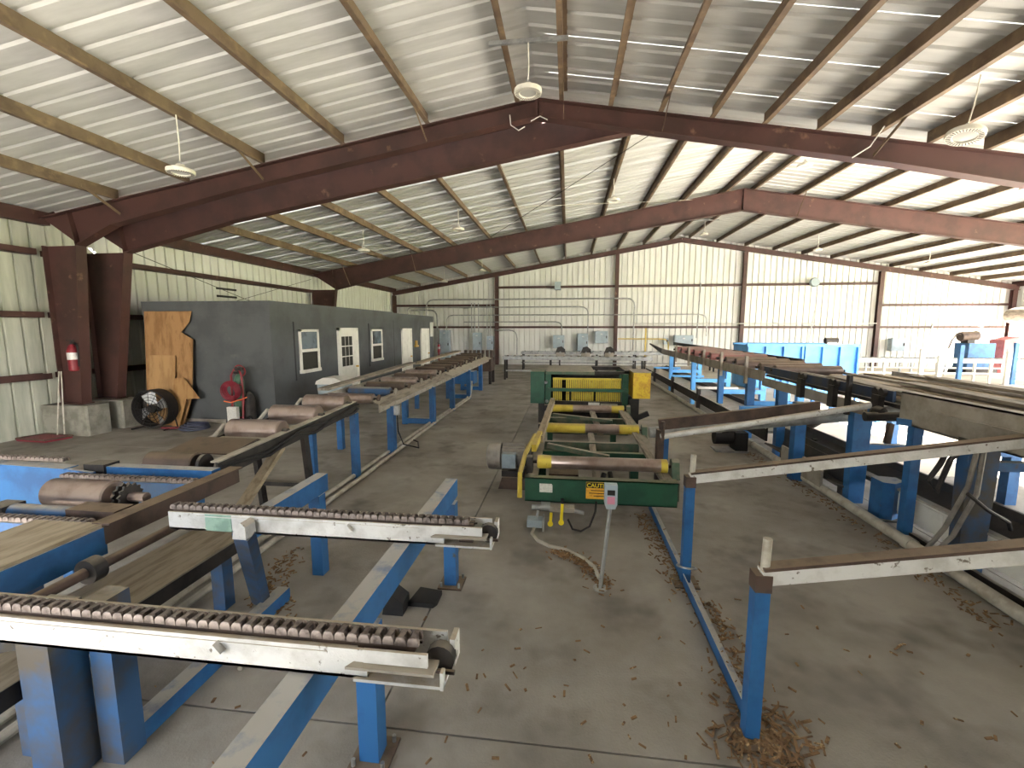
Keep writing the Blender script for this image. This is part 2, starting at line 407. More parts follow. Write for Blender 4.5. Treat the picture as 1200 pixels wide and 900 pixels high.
def frame(y, P, xl, xr, prof, z0, label, offs, brx):
    cx = P[0]
    T = thing('steel_portal', label, 'steel frame', (cx, y, 0), 'steel frames of the hall')
    for sg, xe in ((-1, xl), (1, xr)):
        top = [(xe, zr(P, xe) - .012), (cx, P[1] - .012)]
        bot = [(xe - sg*a, zr(P, xe - sg*a) - d) for a, d in prof] + [(cx, P[1] - offs)]
        if sg < 0: ibeam_poly(T, 'rafter', top, bot, y)
        else: ibeam_poly(T, 'rafter', top[::-1], bot[::-1], y)
        zt = bot[0][1]
        column(T, y, xe, xe - sg*.46, xe - sg*prof[0][0], z0, zt)
        # knee stiffener
        part(T, 'stiffener', MB().bar((bot[0][0], y, bot[0][1]), (bot[0][0] + sg*.12, y, zr(P, bot[0][0]) - .02), .2, .02, (1, 0, 0)), 'red_steel')
    part(T, 'ridge_plate', MB().box(cx - .02, cx + .02, y - .1, y + .1, P[1] - offs - .01, P[1] - .01), 'red_steel')
    # flange braces from purlin to bottom flange
    for x, dy in brx:
        zb = zr(P, x) - (offs if abs(x-cx) < 6 else offs + .02)
        part(T, 'flange_brace', MB().bar((x, y + (.1 if dy > 0 else -.1), zb), (x, y + dy, zr(P, x) + .03), .05, .006, (1, 0, 0)), 'purlin')
    return T
profA = [(.75, .66), (1.55, .43), (4.2, .33)]
profB = [(1.0, .80), (3.6, .64)]
frame(7.9, RF, -10.2, 9.1, profA, .62, 'dark red steel frame crossing overhead nearest to the camera', .28, [(-8.4, -.75), (-5.45, -.75), (-2.42, -.8), (-.12, -.6), (1.44, -.7), (4.56, -.8)])
frame(8.62, RB, -10.2, 22.5, profB, .62, 'dark red steel frame standing just behind the nearest one', .62, [])
frame(17.5, RB, -10.35, 22.5, profB, 0., 'red steel frame across the middle of the far hall', .74, [(-8.7, -.75), (-5.95, -.7), (7.9, -.7)])
# ------------------------------------------------------------------ concrete plinths
for y, lab in ((7.9, 'grey concrete plinth under the nearest column, fire extinguisher above it'), (8.62, 'grey concrete plinth beside the black drum fan')):
    solo('concrete_plinth', MB().prism([(-10.5, y-.24), (-9.5, y-.24), (-9.47, y-.21), (-9.47, y+.21), (-9.5, y+.24), (-10.5, y+.24)], 'z', 0, .61), 'concrete_block', lab, 'plinth', 'column plinths')

# ------------------------------------------------------------------ office block along the left wall
OX, OY0, OY1, OJ, OZ = -6.44, 9.13, 21.2, 16.15, 2.72
T = thing('office_block', 'dark grey site office block built along the left wall', 'office', (OX, OY0, 0))
part(T, 'wall_body', MB().box(-9.52, OX, OY0, OJ - .03, 0, OZ), 'office')
part(T, 'wall_body', MB().box(-9.52, OX - .03, OJ + .03, OY1, 0, OZ - .03), 'office')
part(T, 'joint_strip', MB().box(OX - .12, OX - .01, OJ - .035, OJ + .035, 0, OZ - .02), 'office_dark')
part(T, 'fascia', MB().box(-9.53, OX + .02, OY0 - .02, OJ - .03, OZ - .28, OZ + .02), 'office')
part(T, 'fascia', MB().box(-9.53, OX - .01, OJ + .03, OY1 + .01, OZ - .3, OZ - .01), 'office')
part(T, 'skirting', MB().box(-9.4, OX, OY0 - .02, OY0, 0, .09), 'tan_plate')
for y in (9.95, 14.0): part(T, 'seam_strip', MB().box(OX, OX + .015, y - .015, y + .015, .9, 2.3), 'office_dark')
def office_window(y0, y1, z0, z1, x=OX):
    W = part(T, 'window', MB().box(x, x + .045, y0, y0 + .06, z0, z1).box(x, x + .045, y1 - .06, y1, z0, z1).box(x, x + .045, y0, y1, z1 - .06, z1).box(x, x + .06, y0 - .02, y1 + .02, z0 - .03, z0 + .05).box(x, x + .05, y0, y1, (z0+z1)/2 - .035, (z0+z1)/2 + .035), 'white_paint')
    zm = (z0 + z1) / 2
    for a, b, m, xx in ((z0 + .05, zm - .035, 'screen', .012), (zm + .035, z1 - .06, 'glass', .02)):
        link('pane', setm(MB().box(x + .004, x + xx, y0 + .06, y1 - .06, a, b).mesh('pane', world_origin(W)), m), W)
office_window(10.13, 10.97, 1.08, 2.12); office_window(14.14, 15.0, 1.08, 2.11)
def office_door(y0, y1, zt, x, lites):
    D = part(T, 'door', MB().box(x, x + .03, y0 + .07, y1 - .07, .02, zt - .07), 'white_paint')
    o = world_origin(D)
    link('door_frame', setm(MB().box(x, x + .06, y0, y0 + .08, 0, zt).box(x, x + .06, y1 - .08, y1, 0, zt).box(x, x + .06, y0, y1, zt - .08, zt).mesh('door_frame', o), 'white_paint'), D)
    if lites:
        ya, yb, za, zb2 = y0 + .2, y1 - .34, 1.05, zt - .22
        g = setm(MB().box(x + .02, x + .034, 0, (yb - ya)/3 - .03, 0, (zb2 - za)/3 - .03).mesh('pane'), 'screen')
        for i in range(3):
            for j in range(3):
                link('pane', g, D, Vector((0, ya + i*(yb-ya)/3, za + j*(zb2-za)/3)) - o)
        link('panel', setm(MB().box(x + .03, x + .036, ya, yb, .2, .85).mesh('panel', o), 'white_paint'), D)
    else:
        for i in range(2):
            for j, (za, zb2) in enumerate(((.2, .85), (1.0, 1.5), (1.6, 1.9))):
                w_ = (y1 - y0 - .3) / 2; ya = y0 + .12 + i * (w_ + .06)
                link('panel', setm(MB().box(x + .03, x + .038, ya, ya + w_, za, zb2).mesh('panel', o), 'white_paint'), D)
    link('door_knob', setm(MB().lathe([(0, 0), (.03, 0), (.015, .02), (.035, .05), (.03, .07), (0, .075)], (x + .03, y1 - .16, 1.0), (1, 0, 0), 12).mesh('door_knob', o), 'brass'), D)
office_door(11.95, 13.15, 2.16, OX, True)
office_door(16.95, 18.05, 2.14, OX - .03, False)
office_door(19.25, 20.4, 2.14, OX - .03, False)
solo('wall_sign', MB().box(OX - .03, OX - .01, 20.7, 21.15, 1.75, 2.45), 'sign_white', 'tan paper notice at the far end of the office wall', 'sign')
solo('wall_bracket', MB().box(OX - .03, OX + .04, 18.45, 18.85, 1.35, 1.42).box(OX - .03, OX + .02, 18.55, 18.75, 1.42, 1.62), 'brass', 'small brass yellow holder between the two far white doors', 'holder')

# ------------------------------------------------------------------ things by the left wall
def extinguisher(x, y, z, s, lab):
    T = thing('fire_extinguisher', lab, 'extinguisher', (x, y, z), 'fire extinguishers')
    part(T, 'cylinder', MB().lathe([(0, 0), (.06*s, .0), (.075*s, .02*s), (.075*s, .36*s), (.05*s, .43*s), (.025*s, .46*s), (0, .46*s)], (x, y, z), n=16), 'red')
    part(T, 'label_band', MB().lathe([(.0765*s, .2*s), (.0765*s, .32*s)], (x, y, z), n=16), 'sign_white')
    part(T, 'valve', MB().cyl((x, y, z + .46*s), (x, y, z + .52*s), .02*s).bar((x - .09*s, y, z + .53*s), (x + .05*s, y, z + .53*s), .02*s, .02*s), 'dark_steel')
    part(T, 'hose', MB().tube([(x + .04*s, y, z + .5*s), (x + .11*s, y, z + .46*s), (x + .12*s, y, z + .25*s), (x + .1*s, y, z + .08*s)], .012*s), 'black')
    return T
extinguisher(-9.78, 7.78, 1.3, 1.15, 'red fire extinguisher hung on the nearest left column')
ex = extinguisher(-6.28, 21.45, .95, .9, 'small red fire extinguisher past the far end of the office')
part(ex, 'stand', MB().box(-6.31, -6.25, 21.42, 21.48, .02, .96).box(-6.45, -6.11, 21.3, 21.6, 0, .02), 'red')
E_ = thing('wall_mount_fan', 'small dark fan clamped to the girt between the two left columns', 'fan', (-10.2, 8.25, 1.28))
part(E_, 'head', MB().lathe([(.03, 0), (.1, .03), (.11, .1), (.05, .16), (.0, .17)], (-10.15, 8.25, 1.5), (.6, -.7, .1)), 'dark_steel')
part(E_, 'stem', MB().tube([(-10.2, 8.25, 1.25), (-10.2, 8.25, 1.4), (-10.15, 8.27, 1.5)], .02), 'dark_steel')
part(E_, 'clamp', MB().box(-10.26, -10.14, 8.2, 8.3, 1.25, 1.31), 'galv')
# leaning broom-like rods and red tray
for dx, lab in ((0., 'thin grey rod leaning on the left wall beside the plinth'), (.16, 'second thin rod leaning right of the first by the plinth')):
    solo('rod', MB().tube([(-10.02 + dx, 7.52, .02), (-9.98 + dx*.3, 7.66, 1.3)], .011, 6), 'pipe_pale', lab, 'rod', 'rods at the left wall')
T = thing('floor_tray', 'dark red low tray on the floor before the nearest plinth', 'tray', (-10.1, 7.3, 0))
part(T, 'pan', MB().prism([(-10.45, 7.15), (-9.75, 7.1), (-9.65, 7.5), (-10.35, 7.58)], 'z', .003, .05), 'red_hose')
part(T, 'rim', MB().tube([(-10.45, 7.15, .05), (-9.75, 7.1, .05), (-9.65, 7.5, .05), (-10.35, 7.58, .05), (-10.45, 7.15, .05)], .02, 6), 'rust')
# drum fan
fx, fy, fr = -8.78, 8.48, .385
T = thing('drum_fan', 'large black drum fan on the floor in front of the plywood', 'fan', (fx, fy, 0))
part(T, 'housing', MB().lathe([(fr, -.14), (fr + .02, -.14), (fr + .02, .14), (fr, .14), (fr - .01, .0), (fr, -.14)], (fx, fy, fr + .06), (-.1, 1, 0), 32), 'black')
gr = MB()
for k in range(6): gr.torus((fx, fy - .14, fr + .06), (-.1, 1, 0), .06 + k * .065, .006, 24, 5)
for k in range(12):
    t = k * math.pi / 6
    gr.bar((fx + .05*math.cos(t), fy - .145, fr + .06 + .05*math.sin(t)), (fx + fr*math.cos(t), fy - .14, fr + .06 + fr*math.sin(t)), .008, .008)
gr_o = part(T, 'grille', gr, 'black'); gr_o['kind'] = 'stuff'
for k in range(4):
    t = k * math.pi / 2 + .4
    c_, s_ = math.cos(t), math.sin(t)
    part(T, 'blade', MB().add([(fx + .07*c_ - .05*s_, fy - .05, fr + .06 + .07*s_ + .05*c_), (fx + .35*c_ - .13*s_, fy - .06, fr + .06 + .35*s_ + .13*c_), (fx + .35*c_ + .12*s_, fy + .05, fr + .06 + .35*s_ - .12*c_), (fx + .07*c_ + .05*s_, fy + .04, fr + .06 + .07*s_ - .05*c_)], [(0, 1, 2, 3)]), 'galv')
part(T, 'hub', MB().cyl((fx, fy - .1, fr + .06), (fx, fy + .1, fr + .06), .09), 'dark_steel')
for s_ in (-1, 1): part(T, 'stand', MB().tube([(fx + s_*.38, fy - .22, .02), (fx + s_*.38, fy + .12, .02), (fx + s_*.42, fy, fr)], .017), 'black')
# plywood offcuts leaning on the office end wall
def lean(poly, y_bot, y_top, t=.018):
    """outline (x,z) leaning back"""
    zt = max(z for _, z in poly)
    f = [(x, y_bot + (y_top - y_bot) * z / zt, z) for x, z in poly]; n = len(f)
    mb = MB(); mb.add(f + [(x, y + t, z) for x, y, z in f], [tuple(range(n)), tuple(range(2*n-1, n-1, -1))] + [(i, (i+1) % n, n + (i+1) % n, n + i) for i in range(n)])
    return mb
solo('plywood_sheet', lean([(-9.4, 0), (-8.5, 0), (-8.28, .62), (-8.26, 1.0), (-8.22, 1.9), (-8.36, 1.98), (-8.5, 2.06), (-8.3, 2.28), (-8.24, 2.52), (-9.4, 2.52)], 8.86, 9.04), 'ply', 'tall jagged plywood sheet leaning on the office end wall', 'plywood', 'plywood offcuts')
solo('plywood_sheet', lean([(-9.28, 0), (-8.62, 0), (-8.6, 1.55), (-9.24, 1.55)], 8.79, 8.9), pm('plywood_pale', S(178, 142, 98), S(156, 120, 80), .8, scale=2.2, stretch=(3, 3, .8)), 'shorter square plywood piece leaning behind the drum fan', 'plywood', 'plywood offcuts')
solo('plywood_sheet', lean([(-8.66, 0), (-8.48, 0), (-8.3, .6), (-7.98, .62), (-8.36, 1.06), (-8.6, 1.06)], 8.72, 8.82), pm('plywood_mid', S(170, 132, 86), S(146, 108, 68), .8, scale=2.2, stretch=(3, 3, .8)), 'pointed arrow-like plywood offcut at the right of the stack', 'plywood', 'plywood offcuts')
# hose coil on the floor
T = thing('hose_coil', 'dark blue grey hose coiled on the floor by the plywood', 'hose', (-7.95, 8.55, 0))
mb = MB()
for k in range(4): mb.torus((-7.95 + .03*k, 8.55, .025 + .035*k), (.05, .05*k, 1), .27 - .03*k, .02, 22, 6)
part(T, 'coil', mb, pm('hose_blue_grey', S(72, 76, 96), None, .6))
part(T, 'tail', MB().tube([(-8.2, 8.5, .03), (-8.4, 8.4, .03), (-8.62, 8.42, .03)], .018), 'red_hose')
# welding gas cart
cx, cy = -7.0, 8.72
T = thing('gas_bottle_cart', 'red welding cart with gas bottle and coiled red hoses', 'cart', (cx, cy, 0))
for s_ in (-1, 1):
    part(T, 'rail', MB().tube([(cx + s_*.13, cy - .08, .08), (cx + s_*.13, cy - .02, .7), (cx + s_*.12, cy - .02, 1.15), (cx + s_*.05, cy - .0, 1.28)], .022), 'red')
    Wh = part(T, 'wheel', MB().torus((cx + s_*.22, cy + .02, .14), (1, 0, 0), .105, .035, 20, 8), 'black')
    link('wheel_hub', setm(MB().cyl((cx + s_*.2, cy + .02, .14), (cx + s_*.24, cy + .02, .14), .08).mesh('wheel_hub', world_origin(Wh)), 'galv'), Wh)
for z in (.25, .62, .95): part(T, 'crossbar', MB().bar((cx - .13, cy - .05, z), (cx + .13, cy - .05, z), .02, .03), 'red')
part(T, 'toe_plate', MB().box(cx - .17, cx + .17, cy - .25, cy, .05, .065), 'red')
part(T, 'gas_bottle', MB().lathe([(0, 0), (.09, 0), (.1, .02), (.1, .95), (.07, 1.06), (.03, 1.1), (0, 1.12)], (cx + .0, cy + .05, .07), n=18), 'cyl_green')
part(T, 'gas_bottle', MB().lathe([(0, 0), (.11, 0), (.12, .02), (.12, .55), (.07, .66), (.03, .7), (0, .72)], (cx + .16, cy + .12, .07), n=18), 'dark_steel')
part(T, 'tool_box', MB().box(cx - .1, cx + .12, cy - .24, cy - .16, .18, .5), 'sign_white')
mb = MB()
for k in range(5): mb.torus((cx - .02 + .012*k, cy - .19 - .012*k, .84), (.1*k - .2, 1, .06*k), .2 - .02*k, .014, 24, 6)
part(T, 'hose_coil', mb, 'red_hose')
part(T, 'orange_strap', MB().tube([(cx - .18, cy - .2, .62), (cx, cy - .23, .6), (cx + .2, cy - .16, .66), (cx + .28, cy - .1, .7)], .012, 6), 'orange')
part(T, 'regulator', MB().cyl((cx + .02, cy - .09, 1.22), (cx + .1, cy - .09, 1.22), .035).cyl((cx + .1, cy - .13, 1.3), (cx + .1, cy - .09, 1.3), .045).cyl((cx + .2, cy - .13, 1.3), (cx + .2, cy - .09, 1.3), .045).bar((cx + .06, cy - .1, 1.26), (cx + .22, cy - .1, 1.3), .02, .02), 'dark_steel')
part(T, 'handle', MB().torus((cx, cy + .1, 1.24), (0, 1, .2), .12, .014, 18, 6), 'red')
# grey bin beside the conveyor in front of the office door
T = thing('trash_bin', 'pale grey covered bin in front of the half glazed door', 'bin', (-5.6, 10.2, 0))
part(T, 'body', MB().prism([(-5.85, 0), (-5.35, 0), (-5.28, .82), (-5.92, .82)], 'y', 9.95, 10.45), 'box_grey')
part(T, 'lid', MB().prism([(-5.95, .82), (-5.25, .82), (-5.28, .9), (-5.45, .98), (-5.75, .98), (-5.92, .9)], 'y', 9.92, 10.48), 'white_paint')

# ------------------------------------------------------------------ lamps
def lamp_mesh():
    pass
LAMP = {}
def highbay(x, y, z, ztop, lab, bar=None, tilt=None):
    T = thing('high_bay_lamp', lab, 'lamp', (x, y, z), 'round white high bay lamps')
    if not LAMP:
        LAMP['rim'] = setm(MB().lathe([(.105, -.005), (.11, -.02), (.17, -.02), (.178, 0), (.175, .03), (.12, .055), (.06, .075), (.05, .1), (0, .1)], (0, 0, 0), n=28).mesh('housing'), 'lamp_white')
        LAMP['lens'] = setm(MB().lathe([(0, -.012), (.105, -.008)], (0, 0, 0), n=24).mesh('lens'), 'lamp_lens')
        fi = MB()
        fi.box(.118, .16, -.0035, .0035, -.0225, -.019)
        LAMP['slot'] = setm(fi.mesh('vent_slot'), 'lamp_slot')
        LAMP['hook'] = setm(MB().torus((0, 0, .125), (0, 1, 0), .022, .006, 14, 6).mesh('hook'), 'galv')
    link('housing', LAMP['rim'], T); link('lens', LAMP['lens'], T); link('hook', LAMP['hook'], T)
    if y < 8:
        for k in range(32): link('vent_slot', LAMP['slot'], T, (0, 0, 0), (0, 0, 2*math.pi*k/32))
    part(T, 'cord', MB().tube([(x, y, z + .145), (x + .012, y, (z + ztop)/2), (x, y, ztop)], .008 if y < 8 else .012, 5), 'lamp_white')
    if bar: part(T, 'hanger_bar', MB().bar((bar[0], y, ztop), (bar[1], y, ztop), .04, .02).bar((bar[0], y - .02, ztop + .015), (bar[1], y - .02, ztop + .015), .006, .04), 'galv')
    if tilt: T.rotation_euler = tilt
    return T
highbay(-5.42, 5.98, 4.32, zr(RF, -5.42), 'white round lamp over the left side near the first steel frame')
highbay(-.55, 6.1, 5.13, 5.72, 'round lamp hung from a crossbar just under the near ridge', (-1.05, -.05))
highbay(4.45, 6., 4.32, zr(RF, 4.45), 'round lamp hanging tilted on the right under the near roof', None, (R(-9), R(14), 0))
highbay(-3.16, 13., 4.95, zr(RB, -3.16), 'small round lamp left of centre before the middle frame')
highbay(-6.03, 13., 4.42, zr(RB, -6.03), 'leftmost round lamp before the middle frame above the office')
highbay(1.2, 13.2, 5.66, zr(RB, 1.2), 'small round lamp behind the nearest ridge, centre of the far hall')
highbay(6.0, 13., 6.3, zr(RB, 6.0), 'round lamp right of centre above the middle frame')
highbay(11.2, 13., 5.55, zr(RB, 11.2), 'round lamp at the right edge of the picture before the middle frame')
highbay(-4.1, 21.5, 4.85, zr(RB, -4.1), 'round lamp beyond the middle frame near the second far column')
highbay(-6.1, 22., 4.42, zr(RB, -6.1), 'round lamp beyond the middle frame nearest the office side')
highbay(6.1, 22., 6.38, zr(RB, 6.1) - .05, 'round lamp under the ridge close to the far wall', (5.5, 6.7))
highbay(10.96, 22., 5.6, zr(RB, 10.96), 'round lamp by the far wall right of the ridge')
highbay(15.5, 22., 4.95, zr(RB, 15.5), 'rightmost round lamp by the far wall')
# cable loops and brace rods
solo('cable', MB().tube([(-1.0, 7.78, 5.62), (-.98, 7.74, 5.45), (-.85, 7.74, 5.36), (-.75, 7.76, 5.42)], .009, 5), 'sign_white', 'white cable looping below the near frame left of the ridge', 'cable', 'white cables at the near ridge')
solo('cable', MB().tube([(-.65, 7.76, 5.5), (-.5, 7.74, 5.56), (-.38, 7.75, 5.5)], .009, 5), 'sign_white', 'short white cable arched right under the near ridge', 'cable', 'white cables at the near ridge')
solo('cable', MB().tube([(4.5, 7.5, 5.05), (4.45, 7.7, 4.85), (4.25, 7.77, 4.72)], .01, 5), 'sign_white', 'white cable along the brace on the right of the near frame', 'cable', 'white cables at the near ridge')
BR = 'thin brace rods under the roof'
for p, q, lab in (((-9.2, 8.7, 3.75), (-10.35, 17.3, 2.2), 'thin brace rod slanting down the left wall from the second frame'),
                  ((-10.3, 17.3, 4.1), (-10.35, 12.0, 2.7), 'thin brace rod rising to the middle frame on the left wall'),
                  ((-3.0, 17.3, 5.55), (2.6, 8.8, 6.3), 'thin rod slanting under the far roof left of the ridge'),
                  ((-2.4, 13.4, 5.62), (4.2, 16.8, 6.55), 'pale cable stretched under the far roof before the middle frame')):
    solo('brace_rod', MB().tube([p, q], .008, 5), 'dark_steel' if 'rod' in lab else 'pipe_pale', lab, 'rod', BR)
for z in (3.35, 3.12):
    solo('wall_slot', MB().box(XL + .02, XL + .06, 12.6, 13.4, z - .03, z + .03), 'office_dark', ('upper' if z > 3.2 else 'lower') + ' of two dark slots in the left wall above the office', 'slot')

# ------------------------------------------------------------------ far wall electrics
def ebox(x0, x1, z0, z1, lab, d=.28, dial=False):
    T = thing('electrical_cabinet', lab, 'electrical box', ((x0+x1)/2, YW - .2, z0), 'grey electrical boxes on the far wall')
    y1 = YW - .21; y0 = y1 - d - .04
    part(T, 'cabinet', MB().box(x0, x1, y0, y1, z0, z1), 'box_grey')
    part(T, 'cabinet_door', MB().box(x0 + .02, x1 - .02, y0 - .02, y0, z0 + .02, z1 - .02), 'box_grey')
    part(T, 'switch_handle', MB().box(x1 - .1, x1 - .05, y0 - .06, y0 - .02, (z0+z1)/2 - .06, (z0+z1)/2 + .08), 'dark_steel')
    part(T, 'name_plate', MB().box((x0+x1)/2 - .06, (x0+x1)/2 + .06, y0 - .025, y0 - .02, z1 - .2, z1 - .14), 'sign_white')
ebox(-7.55, -6.95, .35, 2.03, 'tallest grey cabinet beside the far end of the office')
ebox(-5.55, -5.05, .65, 1.88, 'tall grey box fed by three pipes left of the second column')
ebox(-4.7, -4.32, .9, 1.68, 'small grey box just left of the second far column')
ebox(-.84, -.2, 1.0, 1.74, 'square grey box above the saw, between two far columns')
ebox(.56, 1.15, .8, 1.84, 'grey box with a switch left of the centre far column')
ebox(1.55, 2.25, 1.3, 1.98, 'wide grey box touching the centre far column')
ebox(5.9, 6.9, 1.2, 1.75, 'pale wide box above the tip of the right conveyor')
ebox(5.35, 5.6, 1.25, 1.6, 'tiny pale box left of the wide box behind the right conveyor', .15)
ebox(16.95, 17.6, .95, 1.62, 'blue grey box on the last far bay at the right')
CG = 'steel conduits on the far wall'
NC = 0
def conduit(pts, lab, r=.03, m='galv', y=None):
    global NC; NC += 1; yy = YW - .36 - .028 * (NC % 5)
    # round the corners
    P = [Vector((x, yy, z)) for x, z in pts]; path = [P[0]]
    for i in range(1, len(P) - 1):
        a = (P[i-1] - P[i]); b = (P[i+1] - P[i]); r0 = min(.45, a.length*.45, b.length*.45); a.normalize(); b.normalize()
        for t in (0, .25, .5, .75, 1):
            path.append((P[i] + a*r0) * (1-t)**2 + P[i] * 2*t*(1-t) + (P[i] + b*r0) * t**2)
    path.append(P[-1])
    solo('conduit', MB().tube(path, r, 6), m, lab, 'conduit', CG)
zpx = lambda py: 2.15 + (384 - py) / 525. * 26.2 * 1.006
def X_at(px): # x on the far wall seen at picture column px
    t = math.tan(math.atan((px - 600) / FPX) - R(7.0578)); return 26.26 * t
conduit([(X_at(502), 2.0), (X_at(502), zpx(351)), (X_at(741), zpx(351)), (X_at(741), .9)], 'topmost long conduit bending down right of the centre column', .04)
conduit([(X_at(480), 2.8), (X_at(480), zpx(360)), (X_at(688), zpx(360)), (X_at(688), 1.8)], 'second long conduit from the top ending at the switch box')
conduit([(X_at(525), 2.0), (X_at(525), zpx(369)), (X_at(825), zpx(369)), (X_at(825), 1.7)], 'long conduit running on past the centre column to the right')
conduit([(X_at(545), zpx(377)), (X_at(658), zpx(377)), (X_at(658), 1.7)], 'conduit ending above the square box over the saw')
conduit([(X_at(580), zpx(386.5)), (X_at(606), zpx(386.5)), (X_at(606), .6)], 'short conduit bending down right of the second column')
conduit([(X_at(484), zpx(363)), (X_at(514), zpx(363)), (X_at(514), 2.0)], 'short thick conduit dropping into the tallest cabinet', .05)
for i, px in enumerate((554, 557.5, 562)): conduit([(X_at(px), 1.88), (X_at(px), zpx(355))], ('left', 'middle', 'right')[i] + ' of three upright pipes above the tall box')
for i, px in enumerate((571.5, 575.5)): conduit([(X_at(px), 1.68), (X_at(px), zpx(356))], ('left', 'right')[i] + ' of two upright pipes above the small box by the column')
conduit([(X_at(723), zpx(396)), (X_at(782), zpx(396)), (X_at(782), .7)], 'yellow gas pipe running low right of the centre column', .03, 'yellow_pipe')
conduit([(X_at(755), .5), (X_at(755), zpx(384))], 'upright yellow pipe behind the green machine', .04, 'yellow_pipe')
conduit([(X_at(742), zpx(379)), (X_at(1020), zpx(379))], 'thin pale conduit along the far wall above the blue bins', .025, 'sign_white')
conduit([(X_at(1083), 1.6), (X_at(1091), zpx(366))], 'leaning upright pipe over the last grey box', .035)
conduit([(X_at(814), 1.6), (X_at(816), zpx(335))], 'tall upright pipe right of the ridge on the far wall', .03)
conduit([(X_at(944), 1.2), (X_at(948), zpx(365))], 'upright pipe rising behind the blue bins', .03)
solo('wall_speaker', MB().box(X_at(649), X_at(656), YW - .45, YW - .2, zpx(341), zpx(332)), 'box_grey', 'small round siren box on the upper girt of the far wall', 'siren')
solo('wall_speaker', MB().lathe([(0, -.2), (.2, -.2), (.25, 0), (.2, .15), (0, .18)], (X_at(945), YW - .45, zpx(336)), (.2, 1, 0)), 'box_grey', 'round dark siren on the upper girt right of the ridge', 'siren')

# ------------------------------------------------------------------ shared machine pieces
def H_link(p=.047, w=.062, h=.03):
    a, b, c = p * .46, w / 2, w * .2
    ol = [(-a, -b), (a, -b), (a, -c), (.01, -c), (.01, c), (a, c), (a, b), (-a, b), (-a, c), (-.01, c), (-.01, -c), (-a, -c)]
    pc = (b + c) / 2
    def top(x, y, k):                      # rounded shoulders: pull each plate toward its own centre line
        s_ = 1 if y > 0 else -1
        return (x * (k if abs(x) > .011 else 1), s_ * (pc + (abs(y) - pc) * k))
    rings = [(ol, 0), ([(x, y) for x, y in ol], h * .5), ([top(x, y, .8) for x, y in ol], h * .85), ([top(x, y, .45) for x, y in ol], h)]
    n = len(ol); mb = MB()
    vs = [(x, y, z) for r, z in rings for x, y in r]
    fs = [(k*n + i, k*n + (i+1) % n, (k+1)*n + (i+1) % n, (k+1)*n + i) for k in range(3) for i in range(n)]
    o = 3 * n
    fs += [(o, o+1, o+2, o+11), (o+11, o+2, o+3, o+10), (o+10, o+3, o+4, o+9), (o+9, o+4, o+5, o+8), (o+8, o+5, o+6, o+7)]
    return mb.add(vs, fs)
LINK = setm(H_link().mesh('link'), 'chain')
def chain(T, x0, x1, y, z, pitch=.056):
    """runs along x; each link is a piece of its own under the chain part"""
    C = part(T, 'chain', MB().box(x0, x1, y - .004, y + .004, z - .004, z + .006), 'dark_steel')
    n = int((x1 - x0) / pitch)
    for k in range(n):
        o = piece(C, 'link', LINK, (x0 + (k + .5) * pitch, y, z + random.uniform(-.001, .002)))
    return C
def chain_joined(T, x0, x1, y, z, pitch=.047):
    mb = MB()
    for k in range(int((x1 - x0) / pitch)):
        l = H_link(); mb.add([(v[0] + x0 + (k + .5)*pitch, v[1] + y, v[2] + z) for v in l.v], l.f)
    o = part(T, 'chain', mb, 'chain'); o['kind'] = 'stuff'; return o
def roller_part(T, p, q, r, m, name='roller', shaft=.06, n=20):
    p = Vector(p); q = Vector(q); d = (q - p).normalized()
    o = part(T, name, MB().lathe([(0, 0), (r*.9, 0), (r, .012), (r, (q-p).length - .012), (r*.9, (q-p).length), (0, (q-p).length)], p, d, n), m)
    link('shaft', setm(MB().cyl(p - d*shaft, q + d*shaft, r*.28, 10).mesh('shaft', world_origin(o)), 'dark_steel'), o)
    return o
def foot_plate(T, x, y, s=.11):
    part(T, 'base_plate', MB().box(x - s, x + s, y - s, y + s, 0.002, .014), 'rust')

